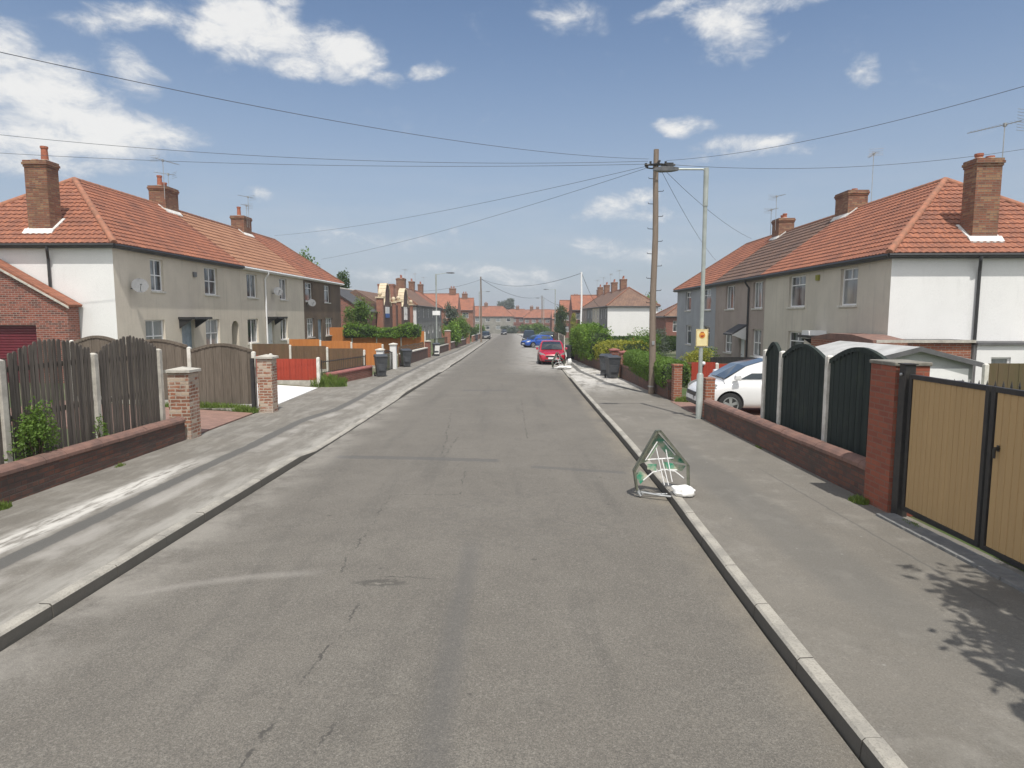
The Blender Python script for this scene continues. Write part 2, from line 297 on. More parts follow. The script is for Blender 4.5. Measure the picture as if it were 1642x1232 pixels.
# road / pavement
def ground_mat(kind):
    m, q, b = newmat(kind); tcn = q.new('ShaderNodeTexCoord'); co = tcn.outputs['Object']; x, y, z = q.sep(co)
    g1 = q.noise(co, 90, 3, .7); g2 = q.noise(co, 260, 2, .6); big = q.noise(co, .55, 7, .62); med = q.noise(co, 3.5, 6, .65)
    if kind == 'road_asphalt':
        col = q.mix(q.sstep(big, .3, .7), (.165, .151, .130), (.195, .179, .154))
        trk = q.noise(q.comb(q.m('MULTIPLY', x, 1.1), q.m('MULTIPLY', y, .10), 0.0), 1.5, 5, .6)
        col = q.mix(q.m('MULTIPLY', q.sstep(trk, .5, .68), .55), col, (.118, .110, .098)); col = q.mix(q.m('MULTIPLY', q.sstep(trk, .5, .36), .0), col, col)
        col = q.mix(q.m('MULTIPLY', q.sstep(med, .45, .75), .40), col, (.112, .104, .092)); col = q.mix(q.m('MULTIPLY', q.sstep(q.noise(co, 1.9, 7, .7), .52, .7), .40), col, (.225, .21, .182))
        sp = q.new('ShaderNodeTexVoronoi'); q.put(sp.inputs['Vector'], co); sp.inputs['Scale'].default_value = 85
        col = q.mix(q.m('MULTIPLY', q.sstep(g1, .35, .66), .70), col, (.075, .071, .065)); g3 = q.noise(co, 42, 3, .7); col = q.mix(q.m('MULTIPLY', q.sstep(g3, .5, .72), .38), col, (.30, .28, .245)); col = q.mix(q.m('MULTIPLY', q.sstep(q.noise(co, 60, 2, .6), .55, .75), .5), col, (.06, .057, .053))
        col = q.mix(q.m('MULTIPLY', q.m('SUBTRACT', 1.0, q.sstep(sp.outputs['Distance'], .12, .3)), .35), col, (.42, .40, .36))
        wob = q.m('MULTIPLY', q.m('SUBTRACT', q.noise(co, 1.3, 5, .7), .5), .5); wob2 = q.m('MULTIPLY', q.m('SUBTRACT', q.noise(co, 7, 4, .7), .5), .10)
        dark = (.100, .098, .096)
        # transverse reinstatement strips
        def rect(x0, x1, y0, y1, slope, soft, amt, c=dark):
            nonlocal col
            yy = q.m('SUBTRACT', q.m('ADD', y, wob2), q.m('MULTIPLY', x, slope))
            k = q.m('MULTIPLY', q.band(q.m('ADD', x, wob2), x0, x1, soft), q.band(yy, y0, y1, soft * .6))
            col = q.mix(q.m('MULTIPLY', k, amt), col, c)
        rect(-3.35, -.25, 11.58, 11.86, -.14, .06, .62)
        rect(.35, 1.95, 11.22, 11.42, -.24, .06, .55)
        rect(-1.9, -.1, 24.6, 25.1, 0, .1, .55); rect(-.9, .6, 33.5, 34.0, 0, .2, .35)
        # long oil / tyre darkening
        dx = q.m('ADD', q.m('SUBTRACT', x, -.46), q.m('MULTIPLY', wob, .18))
        k = q.m('MULTIPLY', q.m('SUBTRACT', 1.0, q.sstep(q.m('ABSOLUTE', dx), .02, .17)), q.m('MULTIPLY', q.sstep(y, 1.5, 4.5), q.m('SUBTRACT', 1.0, q.sstep(y, 6.6, 7.8))))
        col = q.mix(q.m('MULTIPLY', k, .42), col, dark)
        # worn patches where the binder is gone
        px = q.m('DIVIDE', q.m('ADD', q.m('SUBTRACT', x, .15), wob), 1.5); py = q.m('DIVIDE', q.m('ADD', q.m('SUBTRACT', y, 8.3), wob), 1.5)
        k = q.m('SUBTRACT', 1.0, q.sstep(q.m('ADD', q.m('MULTIPLY', px, px), q.m('MULTIPLY', py, py)), .5, 1.2))
        col = q.mix(q.m('MULTIPLY', k, q.m('MULTIPLY', q.sstep(q.noise(co, 14, 3), .5, .62), .35)), col, (.115, .108, .10))
        # cracks
        def crack(x0, y0, x1, y1, w=.008, amt=.8):
            nonlocal col
            L = math.hypot(x1 - x0, y1 - y0); ux, uy = (x1 - x0) / L, (y1 - y0) / L
            ax = q.m('SUBTRACT', x, x0); ay = q.m('SUBTRACT', y, y0)
            s = q.m('ADD', q.m('MULTIPLY', ax, ux), q.m('MULTIPLY', ay, uy)); d = q.m('SUBTRACT', q.m('MULTIPLY', ax, uy), q.m('MULTIPLY', ay, ux))
            d = q.m('ADD', d, q.m('ADD', wob2, q.m('ADD', q.m('MULTIPLY', q.m('SUBTRACT', q.noise(co, 22, 3), .5), .06), q.m('MULTIPLY', wob, .45))))
            k = q.m('MULTIPLY', q.m('SUBTRACT', 1.0, q.sstep(q.m('ABSOLUTE', d), w * .5, w * 1.5)), q.m('MULTIPLY', q.sstep(s, 0, .1), q.m('SUBTRACT', 1.0, q.sstep(s, L - .1, L))))
            k = q.m('MULTIPLY', k, q.sstep(q.noise(co, 4.2, 5, .7), .42, .56))
            col = q.mix(q.m('MULTIPLY', k, amt), col, (.06, .057, .053))
        crack(-1.75, 6.25, -1.75, 9.35); crack(-1.75, 9.35, -.75, 9.30); crack(-1.75, 6.2, -.55, 6.12); crack(-1.35, 12.3, -1.75, 18.5, .012)
        crack(-1.75, 18.5, -.5, 19.3, .02); crack(-1.35, 5.6, -1.55, 3.2, .012); crack(-1.05, 10.2, -.95, 11.5); crack(-1.1, 3.9, -1.3, 2.2); crack(-.75, 9.3, -.8, 11.2, .008)
        crack(.35, 14.0, .3, 22.0, .014, .6); crack(-1.3, 12.0, -1.2, 14.5, .01)
        wob3 = q.m('MULTIPLY', q.m('SUBTRACT', q.noise(co, 13, 5, .75), .5), .30); ex = q.m('DIVIDE', q.m('ADD', q.m('SUBTRACT', x, -1.28), q.m('ADD', wob3, q.m('MULTIPLY', wob2, 2.5))), .21); ey = q.m('DIVIDE', q.m('ADD', q.m('SUBTRACT', y, 6.03), q.m('MULTIPLY', wob3, .8)), .07)
        er = q.m('ADD', q.m('MULTIPLY', ex, ex), q.m('MULTIPLY', ey, ey)); col = q.mix(q.m('MULTIPLY', q.m('SUBTRACT', 1.0, q.sstep(er, .5, 2.2)), .6), col, (.06, .057, .052)); col = q.mix(q.m('MULTIPLY', q.m('SUBTRACT', 1.0, q.sstep(q.m('ADD', er, q.m('MULTIPLY', wob2, 14.0)), .0, .25)), .55), col, (.27, .25, .215))
        # pale dust drifting off the kerbs
        n = q.noise(co, 1.1, 7, .68); n = q.m('ADD', n, q.m('MULTIPLY', q.noise(co, 9, 4), .18))
        dl = q.m('MULTIPLY', q.m('SUBTRACT', 1.0, q.sstep(q.m('ADD', x, 3.9), 0, .95)), q.sstep(n, .42, .72))
        col = q.mix(q.m('MULTIPLY', dl, .5), col, (.34, .32, .285))
        dr = q.m('MULTIPLY', q.sstep(q.m('SUBTRACT', x, q.m('ADD', q.m('MULTIPLY', y, .022), 1.55)), 0, .5), q.sstep(n, .42, .72))
        col = q.mix(q.m('MULTIPLY', dr, .45), col, (.27, .235, .18))
        d3 = q.m('MULTIPLY', q.sstep(y, 31.0, 40.0), q.m('MULTIPLY', q.sstep(x, -1.0, 2.0), q.sstep(n, .40, .6)))
        col = q.mix(q.m('MULTIPLY', d3, .6), col, (.40, .385, .36))
        # swept arc of dust
        ay2 = q.m('ADD', y, q.m('MULTIPLY', q.m('POWER', q.m('ABSOLUTE', q.m('ADD', x, 1.9)), 2.0), .17)); k = q.m('MULTIPLY', q.band(q.m('ADD', ay2, wob2), 6.22, 6.34, .09), q.band(x, -3.5, -2.0, .25))
        col = q.mix(q.m('MULTIPLY', k, .38), col, (.34, .32, .29))
        # speckle of dark spots
        v = q.new('ShaderNodeTexVoronoi'); q.put(v.inputs['Vector'], co); v.inputs['Scale'].default_value = 1.5; v.inputs['Randomness'].default_value = 1
        col = q.mix(q.m('MULTIPLY', q.m('SUBTRACT', 1.0, q.sstep(q.m('ADD', v.outputs['Distance'], q.m('MULTIPLY', wob2, .5)), .03, .06)), .55), col, (.06, .057, .052))
    else:
        u, vv, _ = q.sep(tcn.outputs['UV'])
        col = q.mix(q.sstep(big, .3, .7), (.165, .152, .131), (.205, .189, .163))
        col = q.mix(q.m('MULTIPLY', q.sstep(med, .45, .75), .4), col, (.15, .143, .128))
        col = q.mix(q.m('MULTIPLY', q.sstep(g1, .4, .68), .5), col, (.095, .09, .08)); col = q.mix(q.m('MULTIPLY', q.sstep(q.noise(co, 42, 3, .7), .52, .74), .35), col, (.32, .30, .27)); col = q.mix(q.m('MULTIPLY', q.sstep(q.noise(co, 1.6, 6, .7), .5, .72), .45), col, (.27, .255, .225))
        dust = q.noise(q.comb(q.m('MULTIPLY', x, 3.0), q.m('MULTIPLY', y, .22), 0.0), 1.6, 9, .72)
        if kind == 'pavement_left':
            dust = q.noise(q.comb(q.m('MULTIPLY', x, 2.4), q.m('MULTIPLY', y, .55), 0.0), 1.5, 9, .70); dm = q.sstep(dust, .42, .70)
            col = q.mix(q.m('MULTIPLY', dm, .55), col, (.33, .315, .285))
            e = q.m('ADD', u, q.m('MULTIPLY', q.m('SUBTRACT', q.noise(co, 1.2, 5, .7), .5), .25))
            w1 = q.m('MULTIPLY', q.band(e, -.62, -.22, .13), q.m('MULTIPLY', q.sstep(y, 3.0, 6.0), q.m('SUBTRACT', 1.0, q.sstep(y, 9.5, 12.5))))
            w1 = q.m('MULTIPLY', w1, q.sstep(q.noise(q.comb(q.m('MULTIPLY', x, 5.0), q.m('MULTIPLY', y, .9), 0.0), 1.8, 6, .65), .34, .56))
            col = q.mix(q.m('MULTIPLY', w1, .85), col, (.60, .58, .54))
            w2 = q.m('MULTIPLY', q.band(e, .15, .42, .09), q.sstep(q.noise(co, .9, 4), .38, .55))
            col = q.mix(q.m('MULTIPLY', w2, .42), col, (.42, .40, .37))
            w3 = q.m('MULTIPLY', q.sstep(x, -4.5, -4.1), q.sstep(dust, .3, .55))
            col = q.mix(q.m('MULTIPLY', w3, .5), col, (.40, .385, .35))
            hw = .115
        else:
            dust = q.noise(q.comb(q.m('MULTIPLY', x, 1.5), q.m('MULTIPLY', y, .5), 0.0), 1.5, 9, .70); dm = q.m('MULTIPLY', q.sstep(dust, .34, .56), q.m('MULTIPLY', q.sstep(y, 21.0, 29.0), 1.0))
            col = q.mix(q.m('MULTIPLY', dm, .9), col, (.52, .50, .465))
            d2 = q.sstep(dust, .52, .75); col = q.mix(q.m('MULTIPLY', d2, .25), col, (.34, .32, .29))
            # older, darker trench reinstatement
            xx = q.m('ADD', x, q.m('MULTIPLY', q.m('SUBTRACT', q.noise(co, .8, 4, .6), .5), .35))
            k = q.m('MULTIPLY', q.band(xx, 2.9, 3.55, .12), q.band(y, 5.0, 13.5, .8)); col = q.mix(q.m('MULTIPLY', k, .38), col, (.12, .118, .11))
            k = q.m('MULTIPLY', q.band(q.m('ADD', x, q.m('MULTIPLY', q.noise(co, 6, 3), .05)), 4.17, 4.20, .012), q.band(y, 3.0, 10.5, .5)); col = q.mix(q.m('MULTIPLY', k, .6), col, (.10, .097, .09))
            hw = .11
        nz = q.m('MULTIPLY', q.m('SUBTRACT', q.noise(co, 3.0, 5, .65), .5), .10)
        k = q.m('SUBTRACT', 1.0, q.sstep(q.m('ABSOLUTE', q.m('ADD', u, nz)), hw - .015, hw + .02))
        if kind == 'pavement_right': k = q.m('MULTIPLY', k, q.sstep(y, 23.0, 24.0))
        k2 = q.mix(q.m('MULTIPLY', q.sstep(g1, .4, .7), .5), (.115, .112, .105), (.07, .07, .068))
        col = q.mix(q.m('MULTIPLY', k, .9), col, k2)
        v = q.new('ShaderNodeTexVoronoi'); q.put(v.inputs['Vector'], co); v.inputs['Scale'].default_value = 2.6
        col = q.mix(q.m('MULTIPLY', q.m('SUBTRACT', 1.0, q.sstep(v.outputs['Distance'], .03, .06)), .6), col, (.30, .29, .27))
    q.l.new(col, b.inputs['Base Color']); b.inputs['Roughness'].default_value = .9; b.inputs['Specular IOR Level'].default_value = .25
    hgt = q.m('ADD', q.m('MULTIPLY', g1, .7), q.m('MULTIPLY', med, 1.2)); bump(q, b, hgt, .45, .012)
    return m
MT['road'] = ground_mat('road_asphalt'); MT['pav_l'] = ground_mat('pavement_left'); MT['pav_r'] = ground_mat('pavement_right')
def garden_mat():
    m, q, b = newmat('garden_ground'); co = q.new('ShaderNodeTexCoord').outputs['Object']
    col = q.mix(q.sstep(q.noise(co, .25, 6, .6), .4, .6), (.07, .11, .03), (.16, .135, .095)); col = q.mix(q.m('MULTIPLY', q.noise(co, 8, 4), .6), col, (.05, .07, .025))
    q.l.new(col, b.inputs['Base Color']); b.inputs['Roughness'].default_value = .95; bump(q, b, q.noise(co, 25, 4), .6, .03); return m
MT['garden'] = garden_mat()

# ---------------------------------------------------------------- geometry helpers
S = .0155
def gz(y): return -S * min(y, 225.0)
ORI = {}
class MB:
    def __init__(s, M=None): s.vs = []; s.fs = []; s.M = M
    def face(s, pts):
        if s.M: pts = [s.M(*p) for p in pts]
        i = len(s.vs); s.vs += [tuple(p) for p in pts]; s.fs.append(tuple(range(i, i + len(pts))))
    def box(s, a, b):
        (x0, y0, z0), (x1, y1, z1) = a, b
        P = [(x0, y0, z0), (x1, y0, z0), (x1, y1, z0), (x0, y1, z0), (x0, y0, z1), (x1, y0, z1), (x1, y1, z1), (x0, y1, z1)]
        s.poly(P, [(3, 2, 1, 0), (4, 5, 6, 7), (0, 1, 5, 4), (1, 2, 6, 5), (2, 3, 7, 6), (3, 0, 4, 7)])
    def poly(s, P, F):
        if s.M: P = [s.M(*p) for p in P]
        i = len(s.vs); s.vs += [tuple(p) for p in P]; s.fs += [tuple(i + k for k in f) for f in F]
    def prism(s, pts, vec):
        n = len(pts); P = [Vector(p) for p in pts] + [Vector(p) + Vector(vec) for p in pts]
        s.poly([tuple(p) for p in P], [tuple(range(n))[::-1], tuple(range(n, 2 * n))] + [(i, (i + 1) % n, n + (i + 1) % n, n + i) for i in range(n)])
    def tube(s, pts, r, n=8, cap=True):
        P = [Vector(s.M(*p)) if s.M else Vector(p) for p in pts]; k = len(P)
        rs = r if isinstance(r, (list, tuple)) else [r] * k
        i0 = len(s.vs); prev = None
        for i, p in enumerate(P):
            d = (P[min(i + 1, k - 1)] - P[max(i - 1, 0)]).normalized()
            a = prev if prev is not None else (Vector((0, 0, 1)) if abs(d.z) < .9 else Vector((1, 0, 0)))
            a = (a - d * a.dot(d)).normalized(); b = d.cross(a); prev = a
            for j in range(n):
                t_ = 2 * math.pi * j / n; s.vs.append(tuple(p + (a * math.cos(t_) + b * math.sin(t_)) * rs[i]))
        for i in range(k - 1):
            for j in range(n):
                a = i0 + i * n + j; b = i0 + i * n + (j + 1) % n; s.fs.append((a, b, b + n, a + n))
        if cap: s.fs.append(tuple(i0 + j for j in range(n))[::-1]); s.fs.append(tuple(i0 + (k - 1) * n + j for j in range(n)))
    def sphere(s, c, r, n=10, sz=1.0):
        rings = []; 
        pts = [(c[0], c[1], c[2] + r * sz * math.cos(math.pi * k / (n // 2))) for k in range(n // 2 + 1)]
        s.tube([(p[0], p[1], p[2]) for p in pts], [max(.001, r * math.sin(math.pi * k / (n // 2))) for k in range(n // 2 + 1)], n, False)
    def build(s, name, mat, parent=None, loc=None, smooth=False, bevel=0, solid=0):
        me = bpy.data.meshes.new(name)
        if parent is not None: loc = ORI[parent.name]
        loc = Vector(loc or (0, 0, 0))
        me.from_pydata([(v[0] - loc.x, v[1] - loc.y, v[2] - loc.z) for v in s.vs], [], s.fs)
        uv = me.uv_layers.new(name='UVMap')
        dat = [0.0] * (2 * len(me.loops)); Vs = s.vs
        for p in me.polygons:
            n = p.normal
            if abs(n.z) > .985: ux, uy, uz = 1, 0, 0
            else:
                L = math.hypot(n.x, n.y) or 1; ux, uy, uz = -n.y / L, n.x / L, 0
            vx, vy, vz = n.y * uz - n.z * uy, n.z * ux - n.x * uz, n.x * uy - n.y * ux
            for li in p.loop_indices:
                c = Vs[me.loops[li].vertex_index]
                dat[2 * li] = c[0] * ux + c[1] * uy + c[2] * uz; dat[2 * li + 1] = c[0] * vx + c[1] * vy + c[2] * vz
        uv.data.foreach_set('uv', dat)
        if smooth: me.polygons.foreach_set('use_smooth', [True] * len(me.polygons))
        me.materials.append(MT[mat] if isinstance(mat, str) else mat)
        o = bpy.data.objects.new(name, me); COL.objects.link(o)
        ORI[o.name] = tuple(loc)
        if parent is not None: o.parent = parent
        else: o.location = loc
        if bevel:
            b = o.modifiers.new('bevel', 'BEVEL'); b.width = bevel; b.segments = 2; b.limit_method = 'ANGLE'
        if smooth:
            try: o.data.set_sharp_from_angle(angle=R(40))
            except Exception: pass
        return o
def props(o, label=None, cat=None, group=None, kind=None):
    if label: o['label'] = label
    if cat: o['category'] = cat
    if group: o['group'] = group
    if kind: o['kind'] = kind
    return o
def thing(name, label, cat, loc=(0, 0, 0), group=None):
    o = bpy.data.objects.new(name, None); COL.objects.link(o); o.location = loc; o.empty_display_size = .2
    ORI[o.name] = tuple(loc); return props(o, label, cat, group)
def dup(root, loc, rotz, label, group=None):
    r = root.copy(); COL.objects.link(r); r.location = loc; r.rotation_euler = (0, 0, rotz); r['label'] = label; ORI[r.name] = tuple(loc)
    if group: r['group'] = group
    def rec(o, c):
        for ch in list(o.children):
            k = ch.copy(); COL.objects.link(k); k.parent = c; rec(ch, k)
    rec(root, r); return r
def bakemods(o):
    dg = bpy.context.evaluated_depsgraph_get(); e = o.evaluated_get(dg)
    me = bpy.data.meshes.new_from_object(e); old = o.data; o.modifiers.clear(); o.data = me; me.name = old.name
def interp(tab, y):
    if y <= tab[0][0]: return tab[0][1]
    for (a, va), (b, vb) in zip(tab, tab[1:]):
        if y <= b: return va + (vb - va) * (y - a) / (b - a)
    return tab[-1][1]
rnd = random.random
def ru(a, b): return a + (b - a) * random.random()

# ---------------------------------------------------------------- ground, road, pavements
KL = [(-12, -4.0), (4.8, -3.96), (7.8, -3.94), (13.2, -3.88), (22, -3.87), (47, -3.72), (100, -4.0), (147, -4.5), (190, -6.2)]
KR = [(-12, 1.85), (2.6, 2.0), (4.8, 2.06), (6.2, 2.12), (9, 2.26), (14.5, 2.40), (24, 2.57), (37.7, 2.88), (60, 3.3), (100, 3.6), (150, 3.2), (190, 1.4)]
BL = [(-12, -6.75), (13.9, -6.85), (18, -7.0), (25, -7.45), (31, -6.8), (36, -6.6), (50, -6.45), (62, -6.3), (100, -6.0), (190, -8.4)]
BR = [(-12, 4.93), (8.8, 4.93), (16.5, 5.0), (22, 5.05), (29.6, 4.95), (38, 4.55), (46, 4.4), (60, 4.9), (100, 5.6), (190, 3.6)]
def khL(y): return interp([(11.8, .115), (12.8, .03), (22.0, .03), (23.0, .11), (24.5, .11), (34, .10), (35, .03), (39, .03), (40, .10)], y)
def khR(y): return interp([(30, .115), (31.5, .03), (45, .03), (47, .10)], y)
def ys(a, b, st):
    r = []; y = a
    while y < b: r.append(y); y += st * (1 if y < 60 else 3)
    return r + [b]
# garden ground sheet to the horizon
mb = MB()
xs_ = [-1500, -300, -80, -40, -20, -13.5, -10, -7.3, -6.3, -2, 4.3, 5.4, 9, 14, 22, 40, 80, 300, 1500]
off = [0, 0, .2, .4, .45, .45, .28, .085, -.03, -.03, -.03, .085, -.06, -.08, -.08, -.05, 0, 0, 0]
yy_ = [-400, -60, -12] + [4 * k for k in range(0, 57)] + [240, 400, 900, 2500]
P = [(x, y, gz(max(y, -12)) + o_) for y in yy_ for x, o_ in zip(xs_, off)]
nx = len(xs_)
mb.poly(P, [(j * nx + i, j * nx + i + 1, (j + 1) * nx + i + 1, (j + 1) * nx + i) for j in range(len(yy_) - 1) for i in range(nx - 1)])
props(mb.build('ground', 'garden'), kind='structure')
mb = MB(); Ys = ys(-12, 192, 1.0)
for a, b in zip(Ys, Ys[1:]):
    for f0, f1 in ((0, .33), (.33, .66), (.66, 1)):
        q_ = lambda y, f: interp(KL, y) + .02 + (interp(KR, y) - interp(KL, y) - .04) * f
        crown = lambda f: .03 * (1 - (2 * f - 1) ** 2)
        mb.face([(q_(a, f0), a, gz(a) + crown(f0)), (q_(a, f1), a, gz(a) + crown(f1)), (q_(b, f1), b, gz(b) + crown(f1)), (q_(b, f0), b, gz(b) + crown(f0))])
props(mb.build('road', 'road'), kind='structure')
mb = MB(); mb.box((-120, 191.5, gz(191) - .05), (120, 200.5, gz(191) + .012))
props(mb.build('cross_road', 'road'), kind='structure')
STL = [(-12, -5.0), (6.3, -5.15), (10.5, -5.22), (13, -5.25), (16.3, -5.36), (18.7, -5.1), (24.5, -5.2), (31, -5.4), (48, -5.56), (60, -5.3), (190, -6)]
STR = [(20, 4.9), (23, 4.75), (25, 4.4), (27.6, 3.95), (35, 3.62), (46, 3.9), (60, 4), (190, 4)]
def pavement(name, K, B, kh, ST, mat, sgn, y0=-12):
    me = bpy.data.meshes.new(name); vs = []; fs = []; uvv = []
    Y_ = ys(y0, 190, .5); fr = [0, .12, .3, .5, .75, 1]
    for y in Y_:
        k = interp(K, y) + sgn * .12; bck = interp(B, y) + sgn * .06
        for f in fr:
            x = k + (bck - k) * f; h0 = kh(y) - .006; h = h0 + (.11 - h0) * min(1, f / .5)
            z = gz(y) + h + .006 * mnoise.noise(Vector((x * .8, y * .5, 3)))
            vs.append((x, y, z)); uvv.append((x - interp(ST, y), y))
    n = len(fr)
    for j in range(len(Y_) - 1):
        for i in range(n - 1):
            f = (j * n + i, j * n + i + 1, (j + 1) * n + i + 1, (j + 1) * n + i); fs.append(f if sgn > 0 else f[::-1])
    me.from_pydata(vs, [], fs); uv = me.uv_layers.new(name='UVMap')
    for l in me.loops: uv.data[l.index].uv = uvv[l.vertex_index]
    me.polygons.foreach_set('use_smooth', [True] * len(fs)); me.materials.append(MT[mat])
    o = bpy.data.objects.new(name, me); COL.objects.link(o); props(o, kind='structure')
pavement('pavement', KL, BL, khL, STL, 'pav_l', -1); pavement('pavement', KR, BR, khR, STR, 'pav_r', 1)
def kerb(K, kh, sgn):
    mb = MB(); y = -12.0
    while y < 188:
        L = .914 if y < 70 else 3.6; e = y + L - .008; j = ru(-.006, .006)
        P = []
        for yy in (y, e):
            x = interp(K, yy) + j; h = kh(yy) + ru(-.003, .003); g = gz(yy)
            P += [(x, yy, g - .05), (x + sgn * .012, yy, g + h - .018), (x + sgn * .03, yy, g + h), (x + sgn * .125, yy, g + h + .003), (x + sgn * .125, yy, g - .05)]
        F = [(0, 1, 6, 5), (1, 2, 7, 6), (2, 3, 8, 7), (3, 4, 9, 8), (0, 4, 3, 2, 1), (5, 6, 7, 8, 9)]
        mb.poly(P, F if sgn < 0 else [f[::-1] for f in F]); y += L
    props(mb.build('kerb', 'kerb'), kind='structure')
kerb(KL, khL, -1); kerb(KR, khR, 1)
# left driveways
def sheet(name, mat, pts, dz):
    m_ = MB(); m_.prism([(x, y, z + dz) for x, y, z in pts], (0, 0, -.10)); return props(m_.build(name, mat), kind='structure')
sheet('block_paved_driveway', 'block_paving', [(-6.95, 14.0, gz(14) + .115), (-12.4, 14.0, gz(14) + .47), (-12.4, 17.6, gz(17.6) + .47), (-7.1, 17.6, gz(17.6) + .115)], .01)
sheet('concrete_driveway', 'wall_white', [(-7.05, 18.25, gz(18.2) + .115), (-12.4, 18.2, gz(18.2) + .46), (-12.4, 24.9, gz(25) + .46), (-7.5, 24.9, gz(24.9) + .115)], .012)
sheet('driveway', 'block_paving', [(4.97, 16.9, gz(16.9) + .115), (5.02, 20.4, gz(20.4) + .115), (12, 20.4, gz(20.4) + .01), (12, 16.9, gz(16.9) + .01)], .006)
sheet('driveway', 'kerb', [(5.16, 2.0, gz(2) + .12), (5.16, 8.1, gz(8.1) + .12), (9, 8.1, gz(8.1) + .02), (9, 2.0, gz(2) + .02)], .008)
# block threshold in front of the tan gates
mb = MB()
y = 2.0
while y < 7.95:
    mb.box((4.60, y, gz(y) + .0), (4.845, y + .285, gz(y + .15) + .140 + ru(0, .004))); y += .30
props(mb.build('gate_threshold', basic('grey_block', (.13, .135, .14), .9, (.20, .20, .195), 7, bmp=.4), bevel=.006), kind='structure')

# ---------------------------------------------------------------- houses
def corrug(M3, L0, L1, run, rise, t0, t1, lo, hi, rows, tw, amp, step, org):
    """courses of tiles laid on a slope. org(u,t)->house coords of plane, lo/hi(t) = limits of u"""
    mb = MB(); sm = 4
    nrm = Vector(org.n)
    us = []; u = math.floor(L0 / tw) * tw
    while u <= L1 + tw: us.append(u); u += tw / sm
    prof = [0, .75, 1.0, .35]
    for k in range(rows):
        ta = k / rows; tb = (k + 1.06) / rows
        row = []
        for (tt, lift, flat) in ((ta, -.0, 0), (ta, step, 1), (min(tb, 1), .004, 1)):
            for i, u in enumerate(us):
                uu = min(max(u, lo(ta if tt == ta else tb)), hi(ta if tt == ta else tb))
                p = Vector(org(uu, tt)) + nrm * (lift + (amp * prof[i % sm] if flat else 0) + (ru(-.003, .003) if flat and i % sm == 0 else 0))
                row.append(tuple(p))
        n = len(us); F = []
        for r_ in range(2):
            for i in range(n - 1):
                a, b = row[r_ * n + i], row[r_ * n + i + 1]
                if (Vector(a) - Vector(b)).length < 1e-5 and (Vector(row[(r_ + 1) * n + i]) - Vector(row[(r_ + 1) * n + i + 1])).length < 1e-5: continue
                F.append((r_ * n + i, r_ * n + i + 1, (r_ + 1) * n + i + 1, (r_ + 1) * n + i))
        P = [M3(*p) for p in row]; i0 = len(mb.vs); mb.vs += [tuple(p) for p in P]; mb.fs += [tuple(i0 + q for q in f) for f in F]
    return mb
class Slope:
    def __init__(s, o, du, dt):  # origin at eave, unit along eave, vector eave->ridge
        s.o = Vector(o); s.du = Vector(du); s.dt = Vector(dt); n = s.du.cross(s.dt); n.normalize()
        if n.z < 0: n = -n
        s.n = n
    def __call__(s, u, t_): return s.o + s.du * u + s.dt * t_

def window(M, house, s0, s1, z0, z1, style='mid', glass='glass', dep=.10, frame='upvc', sill=True, side=None):
    """frame set back in the opening; axis s along the wall, d inward"""
    fw = .055 if (s1 - s0) < 1.5 else .06
    mb = MB(M); d0, d1 = dep, dep + .06
    for a, b, c, e in ((s0, s1, z0, z0 + fw), (s0, s1, z1 - fw, z1), (s0, s0 + fw, z0 + fw, z1 - fw), (s1 - fw, s1, z0 + fw, z1 - fw)): mb.box((a, d0, c), (b, d1, e))
    sm = (s0 + s1) / 2; zm = (z0 + z1) / 2; zt = z0 + (z1 - z0) * .70
    d2 = d0 + .004
    def vb(s, a, b, w=.045): mb.box((s - w / 2, d2, a), (s + w / 2, d1 - .004, b))
    def hb(z, a=s0 + fw, b=s1 - fw, w=.045): mb.box((a, d2 - .002, z - w / 2), (b, d1 - .006, z + w / 2))
    if style == 'mid': hb(zm); vb(sm, z0 + fw, z1 - fw)
    elif style == 'top': hb(zt); vb(sm, zt, z1 - fw)
    elif style == 'three': vb(s0 + (s1 - s0) / 3, z0 + fw, z1 - fw); vb(s0 + (s1 - s0) * 2 / 3, z0 + fw, z1 - fw)
    elif style == 'topthree': hb(zt); vb(s0 + (s1 - s0) / 3, z0 + fw, z1 - fw); vb(s0 + (s1 - s0) * 2 / 3, z0 + fw, z1 - fw)
    elif style == 'vert': vb(sm, z0 + fw, z1 - fw)
    w_ = mb.build('window', frame, house)
    mb = MB(M); mb.face([(s0 + .02, dep + .035, z0 + .02), (s1 - .02, dep + .035, z0 + .02), (s1 - .02, dep + .035, z1 - .02), (s0 + .02, dep + .035, z1 - .02)])
    mb.build('pane', glass, w_)
    if sill:
        mb = MB(M); mb.box((s0 - .07, -.06, z0 - .07), (s1 + .07, dep, z0 - .002)); mb.build('sill', 'concrete_white', w_)
    return w_
